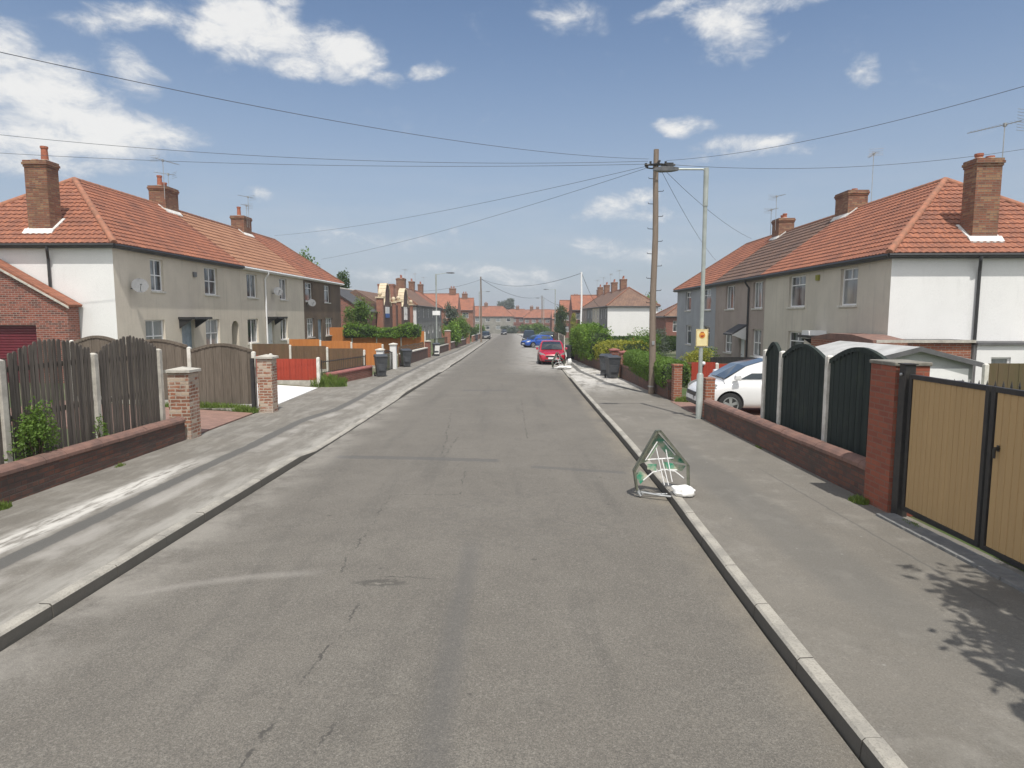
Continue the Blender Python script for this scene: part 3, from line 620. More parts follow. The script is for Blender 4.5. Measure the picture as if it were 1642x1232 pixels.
def door(M, house, s0, s1, z0, z1, mat='door_white', dep=.12, canopy=None):
    mb = MB(M); fw = .06
    for a, b, c, e in ((s0, s1, z1 - fw, z1), (s0, s0 + fw, z0, z1 - fw), (s1 - fw, s1, z0, z1 - fw)): mb.box((a, dep, c), (b, dep + .07, e))
    for i in range(2):
        for k in range(2):
            a = s0 + fw + .12 + i * (s1 - s0 - 2 * fw - .12) / 2; zz = z0 + .2 + k * (z1 - z0 - .4) / 2
            mb.box((a, dep + .012, zz), (a + (s1 - s0) * .26, dep + .03, zz + (z1 - z0) * .34))
    mb.box((s0 + fw, dep + .02, z0), (s1 - fw, dep + .06, z1 - fw))
    d_ = mb.build('door', mat, house)
    mb = MB(M); mb.tube([(s1 - fw - .1, dep + .02, z0 + 1.0), (s1 - fw - .1, dep - .04, z0 + 1.0), (s1 - fw - .22, dep - .04, z0 + 1.0)], .012, 6); mb.build('handle', 'blackmetal', d_)
    if canopy:
        mb = MB(M); a, b = s0 - .25, s1 + .25
        if canopy == 'flat':
            mb.box((a, -.75, z1 + .05), (b, 0, z1 + .15))
            for q_ in (a + .06, b - .12): mb.prism([(q_, -.6, z1 + .045), (q_, -.002, z1 + .045), (q_, -.002, z1 - .35)], (.06, 0, 0))
            mb.build('door_canopy', 'black', house)
        else:
            mb.prism([(a, -.8, z1 + .05), (a, -.002, z1 + .55), (a, -.002, z1 + .45), (a, -.8, z1 - .03)], (b - a, 0, 0))
            mb.build('door_canopy', 'slate', house)
            mb = MB(M); mb.prism([(a - .01, -.75, z1 - .02), (a - .01, -.002, z1 + .44), (a - .01, -.002, z1 - .3)], (-.03, 0, 0)); mb.build('canopy_side', 'upvc', house)
    return d_
def facade(M, s0, s1, zb, zt, ops, rev=.14, d=0.0):
    mb = MB(M); S_ = sorted({s0, s1} | {o[0] for o in ops} | {o[1] for o in ops}); Z_ = sorted({zb, zt} | {o[2] for o in ops} | {o[3] for o in ops})
    for a, b in zip(S_, S_[1:]):
        for c, e in zip(Z_, Z_[1:]):
            if any(o[0] < (a + b) / 2 < o[1] and o[2] < (c + e) / 2 < o[3] for o in ops): continue
            mb.face([(a, d, c), (b, d, c), (b, d, e), (a, d, e)])
    for o in ops:
        a, b, c, e = o[:4]; r = d + (o[4] if len(o) > 4 else rev)
        mb.face([(a, d, c), (a, d, e), (a, r, e), (a, r, c)]); mb.face([(b, d, c), (b, r, c), (b, r, e), (b, d, e)])
        mb.face([(a, d, e), (b, d, e), (b, r, e), (a, r, e)]); mb.face([(a, d, c), (a, r, c), (b, r, c), (b, d, c)])
    return mb
def aerial(M, parent, s, d, z0, z1, ang=0.0, n=9, L=.9, big=False):
    mb = MB(M); mb.tube([(s, d, z0), (s, d, z1)], .016, 6)
    c, sn = math.cos(ang), math.sin(ang)
    mb.tube([(s - c * L * .3, d - sn * L * .3, z1), (s + c * L * .7, d + sn * L * .7, z1)], .012, 5)
    for k in range(n):
        f = -.28 + k * .95 / n; w = .17 - .05 * k / n; x0, y0 = s + c * L * f, d + sn * L * f
        mb.tube([(x0 + sn * w, y0 - c * w, z1 + .01), (x0 - sn * w, y0 + c * w, z1 + .01)], .006, 4)
    x0, y0 = s - c * L * .3, d - sn * L * .3
    for k in (-1, 1):
        for j in range(4 if big else 2):
            mb.tube([(x0 + sn * .3, y0 - c * .3, z1 + k * (.05 + .09 * j)), (x0 - c * .04 * j - sn * .3, y0 - sn * .04 * j + c * .3, z1 + k * (.05 + .09 * j))], .007, 4)
    mb.box((s - .04, d - .04, z1 - .06), (s + .04, d + .04, z1 + .05))
    return mb.build('aerial', 'metal', parent)
def chimney(M, house, s0, s1, d0, d1, z0, z1, pots=((.3, .5, .5),), flash=True, mat='brick_chimney', cap=True, zroof=None):
    mb = MB(M); mb.box((s0, d0, z0), (s1, d1, z1 - .24))
    if cap:
        mb.box((s0 - .025, d0 - .025, z1 - .24), (s1 + .025, d1 + .025, z1 - .16)); mb.box((s0 - .055, d0 - .055, z1 - .16), (s1 + .055, d1 + .055, z1 - .08)); mb.box((s0 - .03, d0 - .03, z1 - .08), (s1 + .03, d1 + .03, z1))
    else: mb.box((s0, d0, z1 - .24), (s1, d1, z1))
    c_ = mb.build('chimney', mat, house)
    for (fs_, fd_, h) in pots:
        x, y = s0 + (s1 - s0) * fs_, d0 + (d1 - d0) * fd_
        mb = MB(M); mb.tube([(x, y, z1 - .02), (x, y, z1 + .06)], [.17, .15], 10)
        mb.build('mortar_bed', 'mortar', c_)
        mb = MB(M); mb.tube([(x, y, z1 + .05), (x, y, z1 + h - .08), (x, y, z1 + h - .075), (x, y, z1 + h)], [.125, .105, .13, .13], 12); mb.build('chimney_pot', 'terracotta', c_)
    return c_
def house(name, label, M, s0, s1, w, ze, zr, zb, mats, near=False, far=False, ops=(), chim=(), rows=17, tw=.21, amp=.03, step=.040, pipe=None, detail=True, cat='house', group=None, endops=(), gut='black', ov=.22, gab=False):
    root = thing(name, label, cat, tuple(M(s0, 0, zb)), group); wall, endw, roof = mats
    run = w + ov; zs = ze + (zr - ze) * ov / run
    o2 = [(o[1], o[2], o[3], o[4], (o[6] if len(o) > 6 else .14)) for o in ops]
    mb = facade(M, s0, s1, zb, ze + .02, o2); D = 2 * w
    mb.face([(s0, D, zb), (s1, D, zb), (s1, D, ze + .02), (s0, D, ze + .02)])
    if not near: mb.face([(s0, .02, zb), (s0, D, zb), (s0, D, ze), (s0, .02, ze)])
    if not far: mb.face([(s1, .02, zb), (s1, D, zb), (s1, D, ze), (s1, .02, ze)])
    mb.build('wall', wall, root)
    if gab:
        for s_ in (s0, s1):
            if (s_ == s0 and near) or (s_ == s1 and far): continue
            mb2 = MB(M); mb2.face([(s_, 0, ze), (s_, D, ze), (s_, w, zr - .05)]); mb2.build('gable', wall, root)
    if near: m_ = MB(M); m_.face([(s0, 0, zb), (s0, D, zb), (s0, D, ze + .02), (s0, 0, ze + .02)]); m_.build('gable_wall', endw, root)
    if far: m_ = MB(M); m_.face([(s1, 0, zb), (s1, D, zb), (s1, D, ze + .02), (s1, 0, ze + .02)]); m_.build('gable_wall', endw, root)
    a = s0 - (ov if near else 0); b = s1 + (ov if far else 0)
    lo = (lambda t_: s0 - ov + t_ * run) if near else (lambda t_: s0)
    hi = (lambda t_: s1 + ov - t_ * run) if far else (lambda t_: s1)
    front = Slope((0, -ov, ze), (1, 0, 0), (0, run, zr - ze))
    if detail:
        mb = corrug(M, a, b, run, zr - ze, 0, 1, lo, hi, rows, tw, amp, step, front)
    else:
        mb = MB(M); mb.face([tuple(front(lo(0), 0)), tuple(front(hi(0), 0)), tuple(front(hi(1), 1)), tuple(front(lo(1), 1))])
    m2 = MB(M); back = Slope((0, D + ov, ze), (1, 0, 0), (0, -run, zr - ze))
    m2.face([tuple(back(lo(0), 0)), tuple(back(hi(0), 0)), tuple(back(hi(1), 1)), tuple(back(lo(1), 1))])
    # underside close-off
    m2.face([(a, -ov, ze - .01), (b, -ov, ze - .01), (b, D + ov, ze - .01), (a, D + ov, ze - .01)])
    for flag, s_, sg in ((near, s0 - ov, 1), (far, s1 + ov, -1)):
        if not flag: continue
        es = Slope((s_, 0, ze), (0, 1, 0), (sg * run, 0, zr - ze))
        elo = lambda t_: -ov + t_ * run; ehi = lambda t_: D + ov - t_ * run
        if detail and flag:
            m3 = corrug(M, -ov, D + ov, run, zr - ze, 0, 1, elo, ehi, rows, tw, amp, step, es); i0 = len(mb.vs); mb.vs += m3.vs; mb.fs += [tuple(i0 + q for q in f) for f in m3.fs]
        else: m2.face([tuple(es(elo(0), 0)), tuple(es(ehi(0), 0)), tuple(es(ehi(1), 1))])
    if not detail:
        pass
    i0 = len(mb.vs); mb.vs += m2.vs; mb.fs += [tuple(i0 + q for q in f) for f in m2.fs]
    rf = mb.build('roof', roof, root)
    # ridge + hips
    mb = MB(M); r0 = s0 + w if near else s0; r1 = s1 - w if far else s1; 
    seg = []; k = r0
    while k < r1 - .05: e = min(k + .45, r1); mb.tube([(k, w, zr - .02), (e, w, zr - .02)], [.125, .115], 10 if detail else 6); k = e
    if near: mb.tube([(s0 - ov, -ov, ze + .03), (s0 + w, w, zr + .0)], .115, 10 if detail else 6); mb.tube([(s0 - ov, D + ov, ze + .03), (s0 + w, w, zr)], .11, 10 if detail else 6)
    if far: mb.tube([(s1 + ov, -ov, ze + .03), (s1 - w, w, zr)], .11, 8); mb.tube([(s1 + ov, D + ov, ze + .03), (s1 - w, w, zr)], .11, 8)
    mb.build('ridge_tiles', 'hip' if (near and detail) else 'ridge', rf, smooth=True)
    # fascia, soffit, gutter
    mb = MB(M)
    mb.box((a, -ov + .01, ze - .14), (b, -.005, ze - .02)); mb.build('fascia', 'black' if gut == 'black' else gut, root)
    mb = MB(M); mb.tube([(a - .03, -ov - .03, ze - .05), (b + .02, -ov - .03, ze - .05)], .062, 8)
    for flag, s_, sg in ((near, s0, -1), (far, s1, 1)):
        if flag:
            mb.box((min(s_ + sg * (ov - .01), s_ + sg * .005), -ov + .013, ze - .138), (max(s_ + sg * (ov - .01), s_ + sg * .005), D + ov, ze - .022))
            mb.tube([(s_ + sg * (ov + .05), -ov - .03, ze - .05), (s_ + sg * (ov + .05), D + ov, ze - .05)], .062, 8)
    mb.build('gutter', gut, root, smooth=False)
    for pp in (pipe or ()):
        mb = MB(M); kind, c, mt = pp
        if kind == 'f': pts = [(c, -ov - .05, ze - .08), (c, -ov - .05, ze - .2), (c, -.07, ze - .5), (c, -.07, zb + .2)]
        else: pts = [(s0 - ov - .05, c, ze - .08), (s0 - ov - .05, c, ze - .2), (s0 - .08, c + .12, ze - .52), (s0 - .08, c + .12, zb + .2)]
        mb.tube(pts, .05, 8); mb.build('downpipe', mt, root)
    for o in ops:
        k = o[0]
        if k == 'w': window(M, root, o[1], o[2], o[3], o[4], o[5], glass=random.choice(['glass', 'glass_dark', 'glass_net', 'glass']), sill=detail)
        elif k == 'd': door(M, root, o[1], o[2], o[3], o[4], o[5], canopy=o[7] if len(o) > 7 else None)
        elif k == 'arch':
            m_ = MB(M); x0, x1, z0, z1 = o[1], o[2], o[3], o[4]; c = (x0 + x1) / 2; r = (x1 - x0) / 2
            for sg in (-1, 1):
                pts = [(c + sg * r, -.004, z1 + .01)] + [(c + sg * r * math.cos(q_), -.004, z1 - r * 1.0 + r * 1.0 * math.sin(q_)) for q_ in [math.pi / 2 * j / 6 for j in range(7)]]
                m_.prism(pts, (0, .12, 0))
            m_.box((x0, 1.2, z0), (x1, 1.25, z1)); m_.build('passage_arch', o[5], root)
    for c in chim: 
        ch = chimney(M, root, *c['b'], pots=c.get('pots', ((.3, .5, .45),)))
        if c.get('flash'):
            s0_, s1_, d0_, d1_ = c['b'][:4]; m_ = MB(M)
            if c['flash'] == 'end':   # chimney rising through the hipped end
                zf = lambda s_: ze + (s_ - (s0 - ov)) / run * (zr - ze)
                m_.prism([(s0_ - .16, d0_ - .14, zf(s0_ - .16) + .04), (s0_ - .003, d0_ - .14, zf(s0_) + .10), (s0_ - .003, d1_ + .14, zf(s0_) + .10), (s0_ - .16, d1_ + .14, zf(s0_ - .16) + .04)], (0, 0, .05))
                for dd in (d0_ - .11, d1_ + .005): m_.prism([(s0_ - .10, dd, zf(s0_ - .1) + .05), (s1_ + .05, dd, zf(s1_ + .05) + .05), (s1_ + .05, dd + .105, zf(s1_ + .05) + .05), (s0_ - .10, dd + .105, zf(s0_ - .1) + .05)], (0, 0, .05))
            else:
                zf = lambda d_: ze + (d_ + ov) / run * (zr - ze)
                m_.prism([(s0_ - .1, d0_ - .16, zf(d0_ - .16) + .04), (s1_ + .1, d0_ - .16, zf(d0_ - .16) + .04), (s1_ + .1, d0_ - .003, zf(d0_) + .1), (s0_ - .1, d0_ - .003, zf(d0_) + .1)], (0, 0, .05))
                for ss in (s0_ - .11, s1_ + .005): m_.prism([(ss, d0_ - .1, zf(d0_ - .1) + .05), (ss, w - .1, zf(w - .1) + .05), (ss + .105, w - .1, zf(w - .1) + .05), (ss + .105, d0_ - .1, zf(d0_ - .1) + .05)], (0, 0, .05))
            m_.build('flashing', 'lead', ch)
        for a_ in c.get('aer', ()): aerial(M, ch, *a_)
    return root
def frame2(A, B, left):
    A = Vector((A[0], A[1], 0)); B = Vector((B[0], B[1], 0)); T = (B - A).normalized(); N = Vector((-T.y, T.x, 0)) if left else Vector((T.y, -T.x, 0))
    return lambda s, d, z: A + T * s + N * d + Vector((0, 0, z))
def dishpart(M, root, s, z, r=.32):
    mb = MB(M); pts = [(s, -.34 + .02 * 0, z)]
    c = Vector((s, -.38, z)); ax = Vector((-.75, -.55, .35)).normalized()
    mb.tube([tuple(c + ax * (-.07)), tuple(c + ax * (-.05)), tuple(c), tuple(c - ax * .01)], [.03, r * .6, r, r * .96], 18, False)
    mb.tube([(s, -.02, z - .12), (s, -.25, z - .12), tuple(c - ax * .07)], .02, 6)
    mb.tube([tuple(c - ax * .03 + Vector((0, 0, -r * .8))), tuple(c + ax * .38 + Vector((0, 0, -.1)))], .012, 5); mb.sphere(tuple(c + ax * .38 + Vector((0, 0, -.1))), .045, 8)
    mb.build('satellite_dish', 'dish', root, smooth=True)
def alarm(M, root, s, z, mat): 
    mb = MB(M); mb.prism([(s - .12, -.08, z), (s + .12, -.08, z), (s + .14, -.08, z + .22), (s - .14, -.08, z + .22)], (0, .079, 0)); mb.build('alarm_box', mat, root, bevel=.01)

ML = frame2((-14.5, 23.9), (-13.95, 53.0), True); ZL = 5.08; ZLR = 8.15; ZLB = -1.2
UP, GL = (3.5, 4.78), (1.02, 2.34)
hL1 = house('terraced_house', 'cream rendered end house on the left with white gable wall and orange pantile roof', ML, 0, 10.55, 3.8, ZL, ZLR, ZLB, ('wall_cream', 'wall_white', 'tile_orange'), near=True,
    ops=[('w', 2.35, 3.3, *UP, 'mid'), ('w', 6.75, 8.05, *UP, 'mid'), ('w', 1.8, 3.2, *GL, 'mid'), ('d', 4.5, 5.55, .05, 2.3, 'door_blue', .3, 'flat'), ('w', 6.65, 8.05, *GL, 'mid'), ('arch', 9.35, 10.2, -.1, 2.25, 'wall_cream', 1.2)],
    chim=[dict(b=(.40, 1.02, 2.50, 3.32, 4.9, 8.15), pots=((.5, .3, .55), (.5, .72, .08)), flash='end'),
          dict(b=(9.9, 11.15, 3.35, 4.2, 7.2, 9.1), pots=((.25, .5, .55), (.6, .5, .28)), flash='ridge', aer=[(9.75, 3.3, 8.4, 10.3, -.3, 9, 1.5), (11.3, 3.9, 8.4, 9.95, 2.4, 7, 1.0)])], pipe=[('e', 2.2, 'black')])
dishpart(ML, hL1, .95, 3.65, .29); alarm(ML, hL1, 5.8, 4.25, 'dish')
hL2 = house('terraced_house', 'middle house of the left row, cream walls under a plain tan tiled roof, white downpipe', ML, 10.56, 20.4, 3.8, ZL, ZLR - .03, ZLB, ('wall_cream', 'wall_cream', 'tile_tan'), rows=13, tw=.33, amp=.022, step=.045,
    ops=[('w', 11.4, 12.75, *UP, 'vert'), ('w', 16.1, 17.35, *UP, 'vert'), ('w', 11.3, 12.7, *GL, 'vert'), ('d', 14.0, 15.0, .0, 2.3, 'door_white', .3, 'flat'), ('w', 16.05, 17.25, *GL, 'vert')],
    chim=[dict(b=(19.2, 20.4, 3.35, 4.2, 7.2, 9.0), pots=((.25, .5, .6), (.72, .5, .12)), flash='ridge', aer=[(19.9, 3.3, 8.3, 10.3, 2.6, 7, 1.1), (19.6, 3.3, 8.3, 9.7, 2.9, 5, .8)])], pipe=[('f', 13.75, 'upvc')], gut='upvc')
dishpart(ML, hL2, 14.85, 3.95, .27)
hL3 = house('terraced_house', 'brown pebble-dashed far end house of the left row with white windows', ML, 20.41, 29.25, 3.8, ZL, ZLR, ZLB, ('wall_brown', 'wall_brown', 'tile_orange'), far=True,
    ops=[('w', 20.75, 22.3, *UP, 'top'), ('w', 25.0, 26.4, *UP, 'top'), ('w', 20.9, 22.4, *GL, 'topthree'), ('d', 23.3, 24.3, -.1, 2.25, 'door_blue'), ('w', 25.1, 26.9, *GL, 'topthree')], gut='upvc')
dishpart(ML, hL3, 20.95, 3.4, .27)
MR = frame2((12.1, 20.95), (12.78, 50.3), False); ZR = 4.45; ZRR = 7.52; ZRB = -1.8
UP, GL = (2.88, 4.22), (.46, 1.82)
hR1 = house('terraced_house', 'grey rendered end house on the right with white gable wall and orange pantile roof', MR, 0, 11.0, 3.9, ZR, ZRR, ZRB, ('wall_grey', 'wall_white', 'tile_orange'), near=True,
    ops=[('w', 2.1, 3.35, *UP, 'top'), ('w', 6.4, 8.1, *UP, 'top'), ('w', 6.3, 8.0, *GL, 'top'), ('d', 4.0, 5.0, -.6, 1.6, 'door_white', .3, 'flat')],
    chim=[dict(b=(.40, 1.02, 2.72, 3.52, 4.3, 7.5), pots=((.5, .3, .2), (.5, .75, .12)), flash='end', aer=[(.7, 3.7, 6.9, 8.6, -.5, 14, 1.6, True)]),
          dict(b=(10.2, 11.5, 3.4, 4.3, 6.6, 8.35), pots=((.3, .5, .12), (.7, .5, .12)), flash='ridge', aer=[(9.9, 4.3, 7.6, 9.9, .2, 8, 1.1)])], pipe=[('e', 2.6, 'black')])
alarm(MR, hR1, 5.2, 3.9, 'leaf_gold')
hR2 = house('terraced_house', 'middle house of the right row, pinkish grey walls under a dark brown tiled roof', MR, 11.01, 19.3, 3.9, ZR, ZRR - .03, ZRB, ('wall_pink', 'wall_pink', 'tile_brown'), rows=13, tw=.33, amp=.022, step=.045,
    ops=[('w', 11.3, 12.7, *UP, 'three'), ('w', 15.7, 17.3, *UP, 'three'), ('w', 11.3, 12.6, *GL, 'mid'), ('d', 13.75, 14.65, -.6, 1.5, 'door_white', .3, 'pitch'), ('w', 15.9, 17.3, .4, 1.5, 'mid')],
    chim=[dict(b=(18.6, 19.7, 3.4, 4.3, 6.6, 8.3), pots=((.3, .5, .3), (.6, .5, .25)), flash='ridge', aer=[(18.9, 3.3, 7.6, 9.6, 2.8, 7, 1.1), (19.4, 3.2, 7.4, 8.9, 2.9, 6, 1.0)])], pipe=[('f', 13.2, 'black')])
hR3 = house('terraced_house', 'blue grey far end house of the right row under an orange pantile roof', MR, 19.31, 29.6, 3.9, ZR, ZRR, ZRB, ('wall_blue', 'wall_blue', 'tile_orange'), far=True,
    ops=[('w', 20.4, 22.3, *UP, 'top'), ('w', 25.4, 27.0, *UP, 'top'), ('w', 20.4, 22.1, *GL, 'top'), ('w', 25.1, 26.6, *GL, 'top')])
# patches of slipped tiles on the brown roof

# ---------------------------------------------------------------- left garage
def garage():
    root = thing('brick_garage', 'red brick garage with maroon roller door behind the picket fence', 'garage', (-18.5, 22.9, -.1))
    xr, xl, y0, y1, xa = -15.85, -21.6, 23.25, 23.88, -18.7; ze, za = 2.86, 4.50
    mb = MB(); dx0, dx1, dz = -20.8, -17.0, 2.17
    # front gable with the door opening
    mb.face([(dx1, y0, -.5), (xr, y0, -.5), (xr, y0, ze), (dx1, y0, dz)][:3] + [(dx1, y0, dz)])
    mb.face([(xl, y0, -.5), (dx0, y0, -.5), (dx0, y0, dz), (xl, y0, ze)])
    mb.face([(dx0, y0, dz), (dx1, y0, dz), (xr, y0, ze), (xa, y0, za), (xl, y0, ze)])
    for x in (dx0, dx1): mb.face([(x, y0, -.5), (x, y0 + .3, -.5), (x, y0 + .3, dz), (x, y0, dz)])
    mb.face([(dx0, y0, dz), (dx1, y0, dz), (dx1, y0 + .3, dz), (dx0, y0 + .3, dz)])
    mb.face([(xr, y0, -.5), (xr, y1, -.5), (xr, y1, ze), (xr, y0, ze)]); mb.face([(xl, y0, -.5), (xl, y1, -.5), (xl, y1, ze), (xl, y0, ze)])
    mb.face([(xl, y1, -.5), (xr, y1, -.5), (xr, y1, ze), (xa, y1, za), (xl, y1, ze)])
    mb.build('wall', 'brick_garage', root)
    mb = MB(); z = .05
    while z < dz - .05: mb.prism([(dx0, y0 + .2, z), (dx0, y0 + .175, z + .02), (dx0, y0 + .175, z + .085), (dx0, y0 + .2, z + .1)], (dx1 - dx0, 0, 0)); z += .1
    mb.box((dx0, y0 + .2, -.4), (dx1, y0 + .24, dz))
    mb.build('roller_door', 'maroon', root)
    mb = MB()
    for sg, x in ((1, xr), (-1, xl)):
        k = (za - ze) / abs(xa - x); e = x + sg * .12; n = Vector((sg * (za - ze), 0, abs(xa - x))).normalized() * .09
        P = [(xa, y0 - .10, za + .03), (e, y0 - .10, ze - .12 * k + .03)]
        mb.prism([P[0], P[1], tuple(Vector(P[1]) + n), tuple(Vector(P[0]) + n)], (0, y1 - y0 + .09, 0))
    rf = mb.build('roof', 'tile_far_red', root)
    mb = MB(); 
    for sg, x in ((1, xr), (-1, xl)):
        k = (za - ze) / abs(xa - x)
        mb.prism([(xa, y0 - .12, za - .03), (x + sg * .14, y0 - .12, ze - .14 * k - .03), (x + sg * .14, y0 - .12, ze - .14 * k + .05), (xa, y0 - .12, za + .05)], (0, .018, 0))
    mb.build('verge', 'mortar', rf)
garage()

# ---------------------------------------------------------------- walls, piers, fences
def lowwall(name, label, x0, y0, x1, y1, h, mat, cop, th=.22, group=None, cap='round', zoff=.1, cat='garden wall', n=24, hb=None):
    root = thing(name, label, cat, ((x0 + x1) / 2, (y0 + y1) / 2, gz((y0 + y1) / 2) + zoff), group)
    d = Vector((x1 - x0, y1 - y0, 0)); L = d.length; d.normalize(); nn_ = Vector((-d.y, d.x, 0))
    def P(s, o, z): p = Vector((x0, y0, 0)) + d * s + nn_ * o; return (p.x, p.y, gz(p.y) + zoff + z)
    mb = MB(); k = max(1, int(L / 2.0))
    for i in range(k):
        a, b = L * i / k, L * (i + 1) / k
        mb.poly([P(a, -th / 2, -.35), P(b, -th / 2, -.35), P(b, th / 2, -.35), P(a, th / 2, -.35), P(a, -th / 2, h), P(b, -th / 2, h), P(b, th / 2, h), P(a, th / 2, h)],
                [(0, 1, 5, 4), (2, 3, 7, 6)] + ([(3, 0, 4, 7)] if i == 0 else []) + ([(1, 2, 6, 5)] if i == k - 1 else []) + [(4, 5, 6, 7)])
    mb.build('brickwork', mat, root)
    mb = MB(); s = 0; st = .075 if cap == 'brick' else (.45 if cap == 'round' else L)
    while s < L - .01:
        e = min(s + st - .008, L); j = ru(-.004, .004); w = th / 2 + .025
        if cap == 'round': prof = [(-w, h), (-w, h + .05), (-w * .75, h + .09), (-w * .3, h + .115), (w * .3, h + .115), (w * .75, h + .09), (w, h + .05), (w, h)]
        else: prof = [(-w, h), (-w, h + .07), (w, h + .07), (w, h)]
        A = [P(s, o, z + j) for o, z in prof]; B = [P(e, o, z + j) for o, z in prof]; m = len(A)
        mb.poly(A + B, [tuple(range(m))[::-1], tuple(range(m, 2 * m))] + [(i, (i + 1) % m, m + (i + 1) % m, m + i) for i in range(m)]); s += st
    mb.build('coping', cop, root); return root
def pier(name, label, x, y, h, w, l, mat, capmat, zoff=.1, cap='pyramid', group=None, over=.05):
    z = gz(y) + zoff; root = thing(name, label, 'gate pier', (x, y, z), group)
    mb = MB(); mb.box((x - w / 2, y - l / 2, z - .3), (x + w / 2, y + l / 2, z + h)); mb.build('shaft', mat, root)
    mb = MB(); a, b = w / 2 + over, l / 2 + over
    mb.box((x - a, y - b, z + h + .002), (x + a, y + b, z + h + .06))
    if cap == 'pyramid': mb.poly([(x - a, y - b, z + h + .06), (x + a, y - b, z + h + .06), (x + a, y + b, z + h + .06), (x - a, y + b, z + h + .06), (x, y, z + h + .12)], [(0, 1, 4), (1, 2, 4), (2, 3, 4), (3, 0, 4)])
    mb.build('cap', capmat, root, bevel=.008); return root
def cpost(mb, x, y, z0, z1, w=.10):
    a = w / 2
    mb.box((x - a, y - a, z0), (x + a, y + a, z1 - .03))
    mb.poly([(x - a, y - a, z1 - .03), (x + a, y - a, z1 - .03), (x + a, y + a, z1 - .03), (x - a, y + a, z1 - .03), (x - a * .5, y, z1), (x + a * .5, y, z1)], [(0, 1, 5, 4), (2, 3, 4, 5), (1, 2, 5), (3, 0, 4)])
def fence(name, label, pts, h, mat, postmat='concrete_white', style='board', arch=0.0, zoff=.1, posth=None, gravel=0.12, board=.12, group=None, pw=.10, postends=(1, 1), cap=False, cat='fence', zf=None, z0s=None):
    """pts: plan positions of the posts; every bay between two posts is one panel part"""
    zf = zf or (lambda x, y: gz(y) + zoff)
    c = pts[len(pts) // 2]; root = thing(name, label, cat, (c[0], c[1], zf(*c)), group); posth = posth or h
    for i, p in enumerate(pts):
        if (i == 0 and not postends[0]) or (i == len(pts) - 1 and not postends[1]): continue
        mb = MB(); cpost(mb, p[0], p[1], zf(*p) - .3, zf(*p) + posth, pw); mb.build('post', postmat, root, bevel=.008)
    for p, q in zip(pts, pts[1:]):
        A = Vector((p[0], p[1], 0)); B = Vector((q[0], q[1], 0)); d = (B - A); L = d.length; d.normalize(); n_ = Vector((-d.y, d.x, 0))
        za, zb_ = zf(*p), zf(*q); g = pw / 2 + .002; zm = (za + zb_) / 2
        mb = MB()
        cs = -1 if n_.dot(Vector((0, 0, 0)) - A) > 0 else 1
        def brd(s0, s1, o, z0, z1, z2=None, th=.018):
            pp = [A + d * s0 + n_ * o, A + d * s1 + n_ * o, A + d * s1 + n_ * (o + th), A + d * s0 + n_ * (o + th)]; z2 = z1 if z2 is None else z2
            mb.poly([(v.x, v.y, z0) for v in pp] + [(pp[0].x, pp[0].y, z1), (pp[1].x, pp[1].y, z2), (pp[2].x, pp[2].y, z2), (pp[3].x, pp[3].y, z1)], [(3, 2, 1, 0), (4, 5, 6, 7), (0, 1, 5, 4), (1, 2, 6, 5), (2, 3, 7, 6), (3, 0, 4, 7)])
        top = lambda s: h + arch * math.sin(math.pi * min(1, max(0, (s - g) / (L - 2 * g))))
        s = g; k = 0
        if style == 'board':
            while s < L - g - .01:
                e = min(s + board - .004, L - g); brd(s, e, -.01 + .006 * (k % 2), zm + gravel, zm + top(s) + ru(-.004, .004), zm + top(e)); s += board; k += 1
            for zz in (gravel + .15, h * .55, h - .18): brd(g, L - g, (.018 if cs > 0 else -.044), zm + zz, zm + zz + .06, th=.03)
            if cap:
                st = 16
                for j in range(st):
                    a_, b_ = g + (L - 2 * g) * j / st, g + (L - 2 * g) * (j + 1) / st; brd(a_, b_, -.03, zm + min(top(a_), top(b_)) - .035, zm + top(a_) + .03, zm + top(b_) + .03, th=.065)
        elif style == 'picket':
            while s < L - g - .04:
                e = min(s + board * ru(.68, .80), L - g); j = ru(-.025, .02); th_ = .018
                o = ru(-.015, .0)
                pts_ = [(s, gravel + ru(-.01, .02)), (e, gravel), (e, top(s) + j - .03), (e - .02, top(s) + j), (s + .02, top(s) + j), (s, top(s) + j - .03)]
                P3 = [A + d * a_ + n_ * o for a_, _ in pts_]
                mb.prism([(v.x, v.y, zm + pts_[i_][1]) for i_, v in enumerate(P3)], tuple(n_ * th_)); s += board * 1.0 + ru(0, .010)
            for zz in (gravel + .12, h * .52, h - .22): brd(g, L - g, (.02 if cs > 0 else -.055), zm + zz, zm + zz + .08, th=.035)
        elif style == 'rails':
            for zz in (h - .12, h * .5): brd(g, L - g, -.02, zm + zz, zm + zz + .09, th=.04)
        elif style == 'slats':
            z = .1
            while z < h - .05: brd(g, L - g, -.01, zm + z, zm + z + .13, th=.02); z += .16
        mb.build('panel', mat, root)
        if gravel > .1 and style in ('board', 'picket'):
            mb = MB(); brd(g, L - g, -.02, zm - .2, zm + gravel - .01, th=.045); mb.build('gravel_board', 'concrete', root)
    return root
